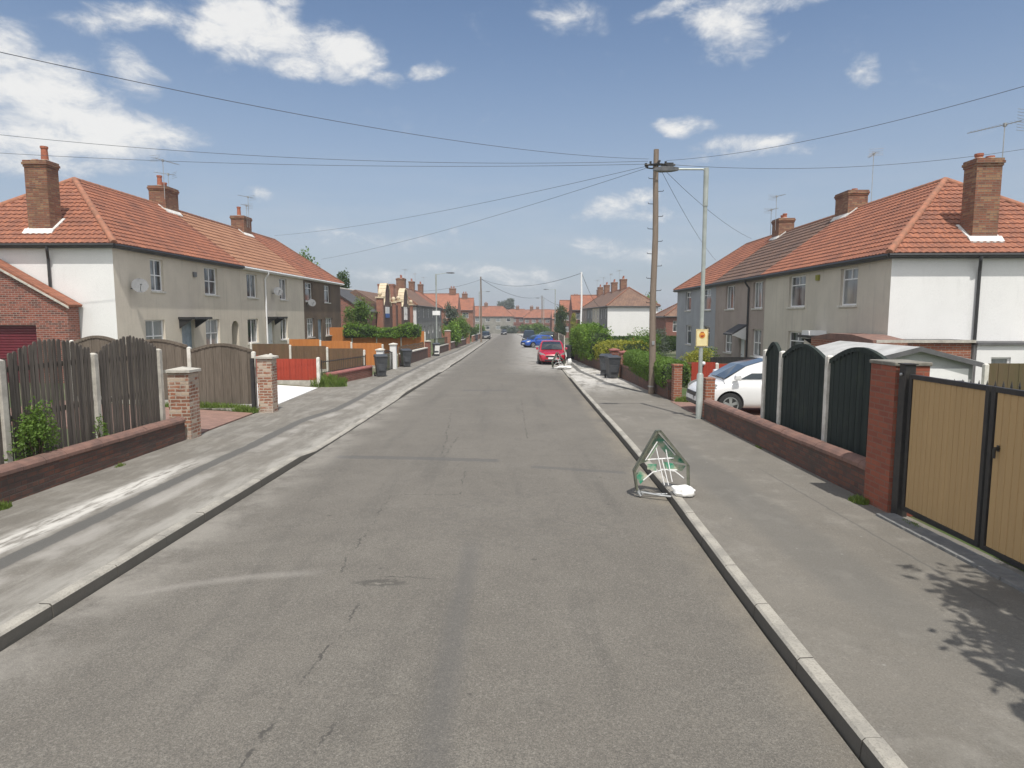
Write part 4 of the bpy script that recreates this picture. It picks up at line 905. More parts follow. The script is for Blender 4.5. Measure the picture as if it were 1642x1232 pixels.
def railing(name, label, x0, y0, x1, y1, h, zoff=.1, gap=.12, base=.0, mat='blackmetal', spear=True, arch=0, cat='railing', zf=None):
    zf = zf or (lambda x, y: gz(y) + zoff)
    root = thing(name, label, cat, ((x0 + x1) / 2, (y0 + y1) / 2, zf((x0 + x1) / 2, (y0 + y1) / 2)))
    L = math.hypot(x1 - x0, y1 - y0); n = int(L / gap); P = lambda f, z: (x0 + (x1 - x0) * f, y0 + (y1 - y0) * f, zf(x0 + (x1 - x0) * f, y0 + (y1 - y0) * f) + z)
    mb = MB()
    for i in range(n + 1):
        f = i / n; hh = h + arch * math.sin(math.pi * f)
        mb.tube([P(f, base), P(f, hh)], .010, 5)
        if spear: mb.tube([P(f, hh), P(f, hh + .05), P(f, hh + .14)], [.010, .02, .002], 6)
    mb.build('bars', mat, root)
    mb = MB(); k = 8 if arch else 1
    for zz in (base + .08, h - .06):
        mb.tube([P(i / k, zz + (arch * math.sin(math.pi * i / k) if zz > base + .1 else 0)) for i in range(k + 1)], .018, 6)
    for f in (0, 1): mb.tube([P(f, -.1), P(f, h + .02)], .025, 8)
    mb.build('frame', mat, root); return root

# left, near
lowwall('garden_wall', 'low dark brick wall with rounded red coping below the weathered picket fence, left foreground', -6.86, 3.0, -6.98, 13.45, .40, 'brick_dark', 'coping_red', cap='round')
fence('picket_fence', 'tall weathered grey picket fence with bowed tops behind the low brick wall on the left', [(-7.22, 4.9), (-7.22, 7.0), (-7.22, 9.1), (-7.24, 11.2), (-7.26, 13.3)], 1.95, 'picket', 'concrete', 'picket', arch=.24, posth=1.92, gravel=.16, board=.10, zoff=.12, pw=.11)
pier('gate_pier', 'reclaimed brick gate pier with concrete cap at the end of the picket fence wall', -7.02, 13.78, 1.42, .44, .44, 'brick_reclaimed', 'concrete')
zl = lambda x, y: gz(y) + .1 + max(0, min(1, (-7.3 - x) / 2.7)) * .2 + max(0, min(1, (-10 - x) / 3.5)) * .17
fence('panel_fence', 'brown bowed closeboard fence with white concrete posts at the back of the block paved drive', [(-7.2, 18.05), (-9.0, 18.08), (-10.85, 18.11), (-12.3, 18.14)], 1.66, 'fence_brown', 'concrete_white', 'board', arch=.17, cap=True, zf=zl, posth=1.70, gravel=.15)
pier('gate_pier', 'reclaimed brick gate pier with flat pale cap between the block paved and the white driveway', -6.82, 18.0, 1.50, .40, .40, 'brick_reclaimed', 'concrete')
mb = MB(); mb.box((-7.2, 17.78, gz(18)), (-7.11, 17.87, gz(18) + 1.62)); props(mb.build('gate_post', 'blackmetal', None, (-7.15, 17.8, gz(18) + .1), bevel=.005), 'slim black metal gate post standing against the second reclaimed brick pier', 'gate post')
fence('panel_fence', 'low bright red closeboard fence beside the white concrete driveway on the left', [(-7.62, 25.45), (-9.5, 25.5), (-11.4, 25.55)], 1.02, 'fence_red', 'concrete_white', 'board', gravel=.18, zf=zl, posth=1.16, pw=.12)
lowwall('garden_wall', 'low brick wall with pinkish red coping between the red fence and the first left bin', -7.42, 25.75, -6.78, 30.9, .42, 'brick_red', 'coping_pink')
railing('garden_railing', 'black metal railing on top of the pink coped low wall on the left', -7.62, 25.9, -6.98, 30.8, 1.02, spear=False, gap=.2, base=.45)
fence('panel_fence', 'dark brown panel fence with white posts crossing the garden behind the red fence', [(-7.2, 31.6), (-9.0, 31.6), (-10.8, 31.6), (-12.7, 31.6)], 1.25, 'fence_mid', 'concrete_white', 'board', zf=zl, gravel=.12)
fence('panel_fence', 'low bright orange panel fence with white posts, nearest orange fence on the left', [(-7.3, 36.6), (-9.05, 36.6), (-10.8, 36.6), (-12.6, 36.6)], 1.38, 'fence_orange', 'concrete_white', 'board', zf=zl, gravel=.12)
pier('gate_pier', 'white painted gate pier right behind the first left wheelie bin', -6.75, 33.2, 1.15, .34, .34, 'wall_white', 'concrete_white')
pier('gate_pier', 'white painted gate pier right before the second left wheelie bin', -6.62, 36.2, 1.35, .34, .34, 'wall_white', 'concrete_white')
railing('garden_gate', 'black iron gate with arched top between the two white painted piers', -6.72, 33.45, -6.65, 35.95, .95, spear=False, arch=.18, cat='gate')
lowwall('garden_wall', 'white topped brick wall behind the second left bin, ending at a plain brick pier', -6.6, 38.6, -6.5, 49.2, .72, 'brick_dark', 'concrete_white', cap='flat')
fence('slat_fence', 'horizontal timber slats above the white topped wall on the left', [(-6.78, 38.8), (-6.76, 42.2), (-6.72, 45.6), (-6.7, 49.0)], 1.15, 'fence_mid', 'fence_mid', 'slats', gravel=0, pw=.08)
fence('panel_fence', 'tall orange closeboard fence with white posts and ivy on top, further left garden', [(-6.75, 50.4), (-8.6, 50.4), (-10.5, 50.4), (-12.4, 50.4), (-14.3, 50.4)], 1.95, 'fence_orange', 'concrete_white', 'board', zf=zl, gravel=.12)
pier('gate_pier', 'plain brick gate pier beside the third left wheelie bin', -6.45, 49.7, 1.2, .4, .4, 'brick_red', 'concrete')
lowwall('garden_wall', 'dark brick wall with green railing beyond the third left bin', -6.4, 53.5, -6.3, 63.5, .62, 'brick_dark', 'concrete', cap='flat')
railing('garden_railing', 'green metal railing on the dark brick wall beyond the third left bin', -6.42, 53.7, -6.32, 63.2, 1.35, spear=False, gap=.3, base=.7, mat='fence_green')
pier('gate_pier', 'tall square brick pier at the far end of the green railing', -6.35, 64.2, 1.9, .55, .55, 'brick_orange', 'concrete')
lowwall('garden_wall', 'brick wall with the big leafy bush over it, far left pavement', -6.3, 65.5, -6.05, 84, .7, 'brick_dark', 'concrete', cap='flat')
pier('gate_pier', 'orange brick pier just before the far left telegraph pole', -6.0, 88.5, 1.5, .5, .5, 'brick_orange', 'concrete')
lowwall('garden_wall', 'orange brick boundary wall beyond the far left telegraph pole', -5.95, 97.5, -6.3, 130, .9, 'brick_orange', 'concrete', cap='flat')
# right, near
lowwall('garden_wall', 'low dark brick wall with rounded red coping under the dark green fence on the right', 5.0, 8.5, 5.06, 16.55, .42, 'brick_dark', 'coping_red')
fence('panel_fence', 'dark green arched panel fence with concrete posts next to the tall brick pier', [(5.3, 8.85), (5.3, 10.8), (5.3, 12.68), (5.3, 13.5)], 1.79, 'fence_green', 'concrete_white', 'board', board=.09, arch=.24, cap=True, zoff=.12, posth=1.90, gravel=0, postends=(0, 1), pw=.11)
p_ = thing('gate_pier', 'tall red brick gate pier with wide stone cap next to the tan gates', 'gate pier', (5.02, 8.42, gz(8.4) + .1))
mb = MB(); mb.box((4.82, 8.12, -.3), (5.25, 8.68, 1.87)); mb.build('shaft', 'brick_pier', p_)
mb = MB(); mb.box((4.80, 8.10, 1.872), (5.27, 8.70, 1.92)); mb.build('cap', 'mortar_dark', p_, bevel=.01)
pier('gate_pier', 'short slim orange brick pier right behind the base of the nearest lamp post', 5.14, 16.85, 1.0, .24, .28, 'brick_orange', 'brick_orange', cap='flat', over=.01)
# gate post and gates
g_ = thing('gate_post', 'tall square black metal gate post in front of the red brick pier', 'gate post', (4.90, 8.0, 0))
mb = MB(); mb.box((4.83, 7.93, -.2), (4.96, 8.06, 1.90)); mb.build('post', 'blackmetal', g_, bevel=.006)
mb = MB(); mb.box((4.815, 7.915, 1.902), (4.975, 8.075, 1.915)); mb.build('cap', 'blackmetal', g_)
mb = MB(); mb.sphere((4.82, 8.0, 1.78), .022, 8); mb.build('bolt_head', 'metal', g_)
def gate(label, ya, yb, latch):
    root = thing('driveway_gate', label, 'gate', (4.90, ya, .1), 'pair of tan driveway gates'); x0, x1 = 4.86, 4.91; zb, zt = .09, 1.79; f = .055
    mb = MB()
    mb.box((x0, ya + f, zt - f), (x1, yb - f, zt)); mb.box((x0, ya + f, zb), (x1, yb - f, zb + f)); mb.box((x0, ya, zb), (x1, ya + f, zt)); mb.box((x0, yb - f, zb), (x1, yb, zt))
    mb.build('frame', 'blackmetal', root, bevel=.004)
    mb = MB(); y = ya + f + .002
    while y < yb - f - .01:
        e = min(y + .088, yb - f - .002)
        mb.prism([(x0 + .014, y + .006, zb + f + .002), (x0 + .014, e - .006, zb + f + .002), (x0 + .022, e, zb + f + .002), (x0 + .035, e, zb + f + .002), (x0 + .035, y, zb + f + .002), (x0 + .022, y, zb + f + .002)], (0, 0, zt - zb - 2 * f - .004)); y += .09
    mb.build('boarding', 'gate_tan', root)
    if latch:
        mb = MB(); mb.tube([(x0 + .03, yb - .14, 1.18), (x0 - .03, yb - .14, 1.18)], .014, 8); mb.tube([(x0 - .03, yb - .14, 1.18), (x0 - .03, yb - .14, 1.08)], .014, 8); mb.box((x0 + .001, yb - .155, 1.15), (x0 + .012, yb - .125, 1.21)); mb.build('latch', 'blackmetal', root)
gate('tan boarded driveway gate leaf in a black frame next to the black gate post', 6.56, 7.90, False)
gate('tan boarded driveway gate leaf with black latch, nearer leaf cut by the right picture edge', 5.15, 6.53, True)
g_ = thing('gate_post', 'black metal gate post carrying the nearer tan gate leaf', 'gate post', (4.90, 5.05, 0)); mb = MB(); mb.box((4.83, 4.99, -.2), (4.96, 5.12, 1.88)); mb.build('post', 'blackmetal', g_, bevel=.006)
zr_ = lambda x, y: gz(y) + .085 - .145 * max(0, min(1, (x - 5.4) / 3.6))
railing('spiked_railing', 'black spear topped railing standing behind the tan driveway gates', 5.75, 10.3, 8.9, 10.3, 1.50, gap=.13, zf=zr_)
fence('panel_fence', 'green stained and brown panel fence with a white post right of the grey garage', [(10.95, 14.95), (12.55, 14.95), (14.3, 14.95), (16.1, 14.95)], 1.70, 'fence_olive', 'concrete_white', 'board', zf=zr_)
fence('panel_fence', 'bright red panel fence with a white post behind the parked white car', [(5.75, 20.9), (6.62, 20.9), (8.42, 20.9), (10.2, 20.9)], 1.28, 'fence_red', 'concrete_white', 'board', zf=zr_, postends=(0, 1), gravel=0)
def lights():
    for i, (x, lab) in enumerate(((6.15, 'small white globe garden light on the red fence, nearer the lamp post'), (8.3, 'small white globe garden light on the red fence, above the white car windscreen'))):
        r = thing('garden_light', lab, 'light', (x, 20.8, 1.0)); mb = MB(); mb.sphere((x, 20.78, .98), .065, 10); mb.build('globe', 'upvc', r, smooth=True)
        mb = MB(); mb.box((x - .03, 20.83, .86), (x + .03, 20.882, .96)); mb.build('bracket', 'blackmetal', r)
lights()
pier('gate_pier', 'crumbling orange brick pier at the near end of the clipped dark hedge on the right', 5.30, 20.75, 1.12, .26, .30, 'brick_orange', 'brick_orange', cap='flat', over=.02)
lowwall('garden_wall', 'dark brick wall under the clipped dark hedge behind the telegraph pole', 5.22, 21.1, 5.12, 29.8, .58, 'brick_dark', 'coping_red', cap='flat')
pier('gate_pier', 'red brick pier right behind the two right wheelie bins', 5.02, 31.8, 1.2, .4, .4, 'brick_red', 'coping_pink')
pier('gate_pier', 'small orange brick pier with weathered cap next to the two right wheelie bins', 5.2, 30.1, 1.15, .36, .36, 'brick_orange', 'coping_pink')
lowwall('garden_wall', 'dark brick wall under the tall lime green hedge on the right', 4.92, 33.2, 4.5, 47.5, .55, 'brick_dark', 'coping_red', cap='flat')
fence('rail_fence', 'brown two rail garden fence with white posts in front of the blue grey house', [(6.6, 27.5), (8.2, 27.4), (9.8, 27.3), (11.6, 27.2)], 1.0, 'fence_mid', 'concrete_white', 'rails', zf=zr_, gravel=0, pw=.12)
fence('panel_fence', 'black stained garden fence below the blue grey house on the right', [(9.4, 30.5), (11.2, 30.5), (12.4, 30.5)], 1.1, 'blackmetal', 'blackmetal', 'board', zf=zr_, gravel=0)
fence('panel_fence', 'pale brown weathered panel fence far down the right pavement past the red car', [(5.0, 62), (5.2, 66), (5.4, 70), (5.6, 74), (5.8, 78)], 1.5, 'fence_brown', 'concrete', 'board')
fence('panel_fence', 'far brown panel fence on the right pavement beside the far street lamp', [(5.9, 82), (6.1, 88), (6.3, 94), (6.5, 100), (6.7, 106)], 1.5, 'fence_mid', 'concrete', 'board')

# right: prefabricated garage and lean-tos
def shed():
    root = thing('prefab_garage', 'pale grey concrete garage with white sheet roof and white door behind the green fence', 'garage', (9.9, 15.2, -.4))
    xa, y0, y1, hw = 9.55, 15.3, 18.9, 1.35; za, ze, zb = 1.70, 1.38, -.6
    mb = MB(); mb.face([(xa - hw, y0, zb), (xa + hw, y0, zb), (xa + hw, y0, ze), (xa, y0, za), (xa - hw, y0, ze)]); mb.face([(xa - hw, y1, zb), (xa + hw, y1, zb), (xa + hw, y1, ze), (xa, y1, za), (xa - hw, y1, ze)])
    for x in (xa - hw, xa + hw): mb.face([(x, y0, zb), (x, y1, zb), (x, y1, ze), (x, y0, ze)])
    mb.build('wall', 'shed_grey', root)
    mb = MB()
    for sg in (-1, 1):
        e = xa + sg * (hw + .12); n = int((y1 - y0 + .3) / .18)
        for i in range(n):
            a = y0 - .15 + i * .18
            mb.prism([(xa, a, za + .04), (e, a, ze - .03 + .04), (e, a, ze + .03 + .01), (xa, a, za + .08)], (0, .172, 0))
    mb.build('roof', 'sheet_roof', root)
    mb = MB()
    for sg in (-1, 1): mb.prism([(xa, y0 - .17, za - .03), (xa + sg * (hw + .14), y0 - .17, ze - .09), (xa + sg * (hw + .14), y0 - .17, ze + .02), (xa, y0 - .17, za + .085)], (0, .018, 0))
    mb.build('bargeboard', 'felt', root)
    mb = MB(); mb.box((xa + .05, y0 - .04, zb + .1), (xa + hw - .12, y0 - .002, ze - .12)); 
    mb.build('door', 'upvc', root)
    mb = MB(); mb.box((xa + hw - .42, y0 - .06, .9), (xa + hw - .22, y0 - .042, .98)); mb.build('vent', 'black', root)
shed()
def leanto():
    root = thing('brick_outbuilding', 'low orange brick outbuilding with flat pale roof edge before the right white gable', 'outbuilding', (11, 19.7, -.4))
    mb = MB(); mb.box((11.0, 19.7, -1), (12.0, 23.9, 1.68)); mb.box((12.001, 19.7, -1), (13.95, 20.7, 1.68)); mb.build('wall', 'brick_orange', root)
    mb = MB(); mb.box((12.021, 19.62, 1.682), (14.0, 20.75, 1.765)); mb.build('roof', 'felt', root)
    mb = MB(); mb.box((11.0, 19.58, 1.69), (14.0, 19.615, 1.775)); mb.build('coping', 'concrete', root)
def redroof():
    root = thing('lean_to', 'low dark red lean-to with rounded top before the grey rendered facade', 'lean-to', (11.4, 21.8, -.4))
    mb = MB(); mb.prism([(10.98, 19.75, 1.68), (10.98, 19.75, 1.76), (10.98, 21.0, 1.90), (10.98, 22.5, 1.90), (10.98, 23.85, 1.74), (10.98, 23.85, 1.682)], (1.05, 0, 0)); mb.build('roof', 'coping_red', root)
    p = thing('porch', 'small white porch roof over the door of the grey rendered house', 'porch', (11.9, 25, -.5))
    M = MR; mb = MB(M); mb.prism([(4.15, -.7, 1.62), (4.95, -.7, 1.62), (4.85, -.7, 1.93), (4.25, -.7, 1.93)], (0, .68, 0)); mb.build('roof', 'upvc', p)
leanto(); redroof()
def whiteext():
    M = lambda s, d, z: Vector((14.05 + s, 19.6 + d, z))
    root = thing('garden_room', 'white flat roofed back extension with two windows beside the brick outbuilding', 'extension', (15, 19.6, -.4))
    ops = [(.45, 1.05, .55, 1.25), (1.45, 1.95, .55, 1.25)]
    mb = facade(M, 0, 2.3, -1, 1.62, ops, .1); mb.box((0.001, .11, -1), (2.3, 1.25, 1.62)); mb.build('wall', 'wall_white', root)
    for o in ops: window(M, root, *o, 'plain', 'glass_dark', .06, sill=False)
    mb = MB(M); mb.box((-.05, -.08, 1.622), (2.35, 1.3, 1.70)); mb.build('roof', 'felt', root)
    r2 = thing('brick_outbuilding', 'pale pinkish brick flat roofed store at the right edge beyond the white extension', 'outbuilding', (17.5, 19.6, -.4))
    mb = MB(); mb.box((16.45, 19.75, -1), (19.8, 20.8, 1.5)); mb.build('wall', 'wall_pink', r2)
    mb = MB(); mb.box((16.4, 19.68, 1.502), (19.9, 20.85, 1.58)); mb.build('roof', 'concrete', r2)
whiteext()

# ---------------------------------------------------------------- poles, lamps, cables
def tele(label, x, y, ztop, r0, r1, steps=True, mat='pole', arms=True, zoff=.1):
    z = gz(y) + zoff; root = thing('telegraph_pole', label, 'telegraph pole', (x, y, z))
    mb = MB(); n = 9; mb.tube([(x + .02 * math.sin(i * 1.3), y, z - .3 + (ztop - z + .3) * i / n) for i in range(n + 1)], [r0 + (r1 - r0) * i / n for i in range(n + 1)], 12); mb.build('pole', mat, root, smooth=True)
    if arms:
        zc = ztop - .52
        mb = MB(); mb.tube([(x - .42, y - .08, zc), (x + .62, y - .08, zc)], .035, 8); mb.tube([(x, y - .5, zc + .03), (x, y + .45, zc + .03)], .035, 8)
        for k in range(14):
            a = 2 * math.pi * k / 14; b = 2 * math.pi * (k + 1) / 14; mb.tube([(x + .36 * math.cos(a), y + .36 * math.sin(a), zc - .03), (x + .36 * math.cos(b), y + .36 * math.sin(b), zc - .03)], .022, 6)
        mb.build('pole_head_ring', 'blackmetal', root)
        for k in range(8): mb = MB(); a = 2 * math.pi * k / 8; mb.tube([(x + .36 * math.cos(a), y + .36 * math.sin(a), zc - .05), (x + .36 * math.cos(a), y + .36 * math.sin(a), zc + .07)], [.03, .04], 8); mb.build('insulator', 'black', root)
        mb = MB(); mb.box((x + .25, y - .14, zc - .14), (x + .55, y + .05, zc + .06))
        mb.build('junction_box', 'black', root)
    if steps:
        zz = z + 3.2; k = 0; mb = MB()
        while zz < ztop - .9: sg = 1 if k % 2 else -1; mb.tube([(x + sg * (r1 * .9), y - .02, zz), (x + sg * (r1 + .16), y - .02, zz + .01), (x + sg * (r1 + .17), y - .02, zz + .05)], .011, 6); zz += .42; k += 1
        mb.build('climbing_pegs', 'blackmetal', root)
        mb = MB(); mb.tube([(x, y, z + .26), (x, y, z + .31)], [r0 + .005] * 2, 12); mb.box((x - .045, y - r0 - .012, z + 1.75), (x + .045, y - r0 - .002, z + 1.88)); mb.build('band', 'metal', root)
    return root
tele('tall brown wooden telegraph pole with climbing pegs, cables fanning from its top', 4.92, 22.75, 8.12, .125, .088)
tele('brown wooden telegraph pole far down the left pavement', -4.55, 96, 8.2, .14, .10, steps=False, arms=False)
tele('white painted pole rising behind the tall lime hedge on the right', 6.05, 57, 6.28, .085, .07, False, 'upvc', False)
tele('dark thin telegraph pole far ahead near the end of the street', 6.9, 150, 7.1, .14, .1, False, 'pole', False)
def lamp(label, x, y, ztop, side, arm=.75, head=.6, zoff=.1, thick=(.085, .052), sign=None, split=1.15, hang=0.0):
    z = gz(y) + zoff; root = thing('street_lamp', label, 'street lamp', (x, y, z))
    mb = MB(); mb.tube([(x, y, z - .2), (x, y, z + split), (x, y, z + split + .05)], [thick[0], thick[0], thick[1]], 14); mb.build('base', 'lamp_post', root, smooth=True)
    mb = MB(); mb.tube([(x, y, z + split + .05), (x, y, ztop - .9)], thick[1], 12); mb.tube([(x, y, ztop - .9), (x, y, ztop + .03)], thick[1] + .012, 12); mb.build('column', 'lamp_post', root, smooth=True)
    mb = MB(); mb.tube([(x, y, ztop - .02), (x + side * .1, y, ztop), (x + side * arm, y, ztop + hang)], .024, 8); mb.build('arm', 'lamp_post', root, smooth=True)
    mb = MB(); a = x + side * (arm - .05); b = a + side * head; zz = ztop + hang
    prof = [(a, .05, -.03, .035), (a + side * head * .25, .10, -.05, .05), (a + side * head * .7, .11, -.06, .055), (b, .04, -.03, .02)]
    mb.poly([(q_[0], y + sg * q_[1], zz + q_[k]) for q_ in prof for sg, k in ((-1, 2), (1, 2), (1, 3), (-1, 3))], [(0, 1, 2, 3), (15, 14, 13, 12)] + [(4 * i + j, 4 * i + (j + 1) % 4, 4 * i + 4 + (j + 1) % 4, 4 * i + 4 + j) for i in range(3) for j in range(4)])
    h_ = mb.build('lamp_head', 'lampgrey', root, smooth=True)
    if sign == 'watch':
        zc = z + 2.10; w, h = .155, .22
        mb = MB(); mb.box((x - w, y - thick[1] - .022, zc - h), (x + w, y - thick[1] - .012, zc + h)); s_ = mb.build('sign_plate', basic('sign_yellow', (.74, .65, .36), .5, (.66, .56, .30), 6), root, bevel=.003)
        yb = y - thick[1] - .026
        mb = MB(); mb.box((x - w + .012, yb, zc - h + .012), (x + w - .012, yb + .003, zc - h + .02)); mb.box((x - w + .012, yb, zc + h - .02), (x + w - .012, yb + .003, zc + h - .012))
        for sx in (-1, 1): mb.box((x + sx * (w - .016) - .004, yb, zc - h + .021), (x + sx * (w - .016) + .004, yb + .003, zc + h - .021))
        mb.build('border', basic('sign_brown', (.36, .22, .06), .5), s_)
        mb = MB(); mb.tube([(x, yb + .003, zc + .065), (x, yb - .002, zc + .065)], .078, 20); mb.build('emblem', basic('emblem_orange', (.62, .26, .04), .5), s_)
        mb = MB(); mb.prism([(x - .05, yb - .003, zc + .06), (x + .055, yb - .003, zc + .07), (x + .02, yb - .003, zc + .02), (x - .02, yb - .003, zc + .015)], (0, -.002, 0)); mb.box((x - .045, yb - .005, zc + .135), (x + .04, yb - .003, zc + .155)); mb.build('emblem_mark', basic('emblem_red', (.30, .035, .02), .5), s_)
    if sign == 'white':
        mb = MB(); zc = z + 3.55; mb.box((x - .34, y - .08, zc - .19), (x + .34, y - .065, zc + .19)); mb.build('sign_plate', 'upvc', root)
    return root
lamp('grey street lamp post on the right pavement with a yellow sign, nearest lamp', 4.84, 16.62, 6.13, -1, .75, .62, sign='watch')
lamp('grey street lamp on the left pavement with a white sign and dark lamp head', -6.72, 58, 6.15, 1, .95, .75, sign='white', hang=.12, thick=(.09, .06))
lamp('far street lamp on the right with its head over the road', 7.4, 112, 7.0, -1, 1.2, .9, thick=(.10, .07))
lamp('far street lamp behind the left telegraph pole', -6.4, 128, 7.2, 1, 1.3, .9, thick=(.10, .07))
lamp('farthest small street lamp near the end of the street', 8.2, 168, 7.0, -1, 1.2, .9, thick=(.10, .07))
def cable(label, A, B, sag, r=.0075, bundle=None):
    A, B = Vector(A), Vector(B); n = 26
    mb = MB(); mb.tube([tuple(A.lerp(B, i / n) - Vector((0, 0, sag * 4 * (i / n) * (1 - i / n)))) for i in range(n + 1)], r, 5)
    props(mb.build('overhead_cable', 'cable', None, tuple(A)), label, 'cable', 'overhead telephone cables')
PT = (4.92, 22.67, 7.68)
cable('upper overhead cable from the pole to the top left picture edge', (4.6, 22.5, 7.75), (-7.99, 9, 6.24), .35, .006)
cable('overhead cable from the pole running nearly level across to the left picture edge', (4.6, 22.6, 7.7), (-18.92, 21, 8.46), .45)
cable('lower nearly level overhead cable passing behind the left chimney aerials', (4.6, 22.8, 7.65), (-21.7, 24, 8.52), .3)
cable('overhead cable from the pole to the brown house roof edge on the left', (4.6, 22.9, 7.6), (-17.99, 50, 8.54), .35)
cable('overhead cable from the pole to the far corner of the left row', (4.6, 23.0, 7.55), (-15.22, 52.5, 6.99), .3)
cable('overhead cable from the pole up to the top right picture edge', (5.2, 22.5, 7.7), (9.89, 11, 6.67), .3, .006)
cable('overhead cable from the pole across to the big aerial at the right edge', (5.2, 22.8, 7.65), (20.0, 22, 8.53), .55)
cable('overhead cable from the pole down to the right row brown roof', (5.2, 23.0, 7.55), (13.78, 38, 6.92), .25)
cable('overhead cable from the pole down to the blue grey house roof edge', (5.2, 23.2, 7.5), (14.26, 46, 6.35), .25)
cable('far overhead cable between the white pole and the right row of brown roofs', (6.05, 57, 6.2), (12.3, 92, 3.8), .5, .02)
cable('far overhead cable from the white pole over the street', (6.05, 57, 6.2), (-4.55, 96, 7.9), 1.1, .02)
cable('far overhead cable between the left telegraph pole and the dark far pole', (-4.55, 96, 7.9), (6.9, 150, 6.9), 1.3, .03)
cable('far overhead cable from the left telegraph pole to the left roofs', (-4.55, 96, 7.8), (-12.5, 84, 5.6), .4, .02)
cable('far overhead cable from the dark far pole to the right roofs', (6.9, 150, 6.9), (13, 132, 3.6), .5, .03)

# ---------------------------------------------------------------- wheelie bins
def make_bin(label, loc, rotz, group='wheelie bins on the pavements'):
    root = thing('wheelie_bin', label, 'wheelie bin', (0, 0, 0), group)
    mb = MB(); lo = [(-.20, -.22), (.20, -.22), (.20, .24), (-.20, .24)]; hi = [(-.275, -.33), (.275, -.33), (.275, .34), (-.275, .34)]
    mb.poly([(x, y, .05) for x, y in lo] + [(x, y, .92) for x, y in hi] + [(x * 1.08, y * 1.06, .925) for x, y in hi] + [(x * 1.08, y * 1.06, .97) for x, y in hi],
            [(3, 2, 1, 0)] + [(i, (i + 1) % 4, 4 + (i + 1) % 4, 4 + i) for i in range(4)] + [(4 + i, 4 + (i + 1) % 4, 8 + (i + 1) % 4, 8 + i) for i in range(4)] + [(8 + i, 8 + (i + 1) % 4, 12 + (i + 1) % 4, 12 + i) for i in range(4)] + [(12, 13, 14, 15)])
    mb.box((-.16, -.30, .30), (.16, -.262, .62))
    mb.build('body', 'bin', root, bevel=.014)
    mb = MB(); mb.poly([(-.305, -.37, .972), (.305, -.37, .972), (.305, .37, .975), (-.305, .37, .975), (-.29, -.36, 1.0), (.29, -.36, 1.0), (.24, .1, 1.07), (-.24, .1, 1.07), (.27, .37, 1.05), (-.27, .37, 1.05)],
                       [(3, 2, 1, 0), (0, 1, 5, 4), (4, 5, 6, 7), (7, 6, 8, 9), (1, 2, 8, 6, 5), (0, 4, 7, 9, 3), (2, 3, 9, 8)])
    lid = mb.build('lid', 'bin', root, bevel=.012)
    mb = MB(); mb.tube([(-.25, .43, 1.02), (.25, .43, 1.02)], .017, 8); mb.tube([(-.25, .36, 1.0), (-.25, .43, 1.02)], .017, 8); mb.tube([(.25, .36, 1.0), (.25, .43, 1.02)], .017, 8); mb.build('handle', 'bin', root)
    for sg in (-1, 1):
        mb = MB(); mb.tube([(sg * .225, .30, .10), (sg * .275, .30, .10)], .10, 16); mb.build('wheel', 'rubber', root)
    root.location = loc; root.rotation_euler = (0, 0, rotz); return root
b0 = make_bin('dark grey wheelie bin, front one of the pair beside the right brick piers', (4.62, 29.7, gz(29.7) + .1), R(8))
dup(b0, (4.52, 31.2, gz(31.2) + .1), R(-14), 'dark grey wheelie bin standing behind the front one beside the right brick piers')
dup(b0, (4.25, 46.4, gz(46.4) + .1), R(30), 'dark wheelie bin beside the red car at the start of the tall lime hedge')
dup(b0, (-6.22, 30.7, gz(30.7) + .1), R(20), 'dark grey wheelie bin at the end of the pink coped wall')
dup(b0, (-6.22, 38.0, gz(38) + .1), R(24), 'dark grey wheelie bin just past the white painted gate pier on the left')
b5 = dup(b0, (-6.05, 51.8, gz(51.8) + .1), R(12), 'dark wheelie bin with a white printed front, farthest bin on the left pavement')
ORI[b5.name] = (0, 0, 0)
mb = MB(); mb.poly([(-.17, -.272, .18), (.2, -.272, .18), (.25, -.345, .86), (-.12, -.345, .86)], [(0, 1, 2, 3)]); mb.poly([(-.17, -.262, .18), (.2, -.262, .18), (.25, -.335, .86), (-.12, -.335, .86)], [(3, 2, 1, 0)])
st = mb.build('sticker', 'white_cloth', b5)
dup(b0, (-5.8, 105, gz(105) + .1), R(12), 'dark wheelie bin far off beyond the left telegraph pole')
dup(b0, (-6.35, 80.5, gz(80.5) + .1), R(-10), 'dark wheelie bin by the bushes short of the left telegraph pole')

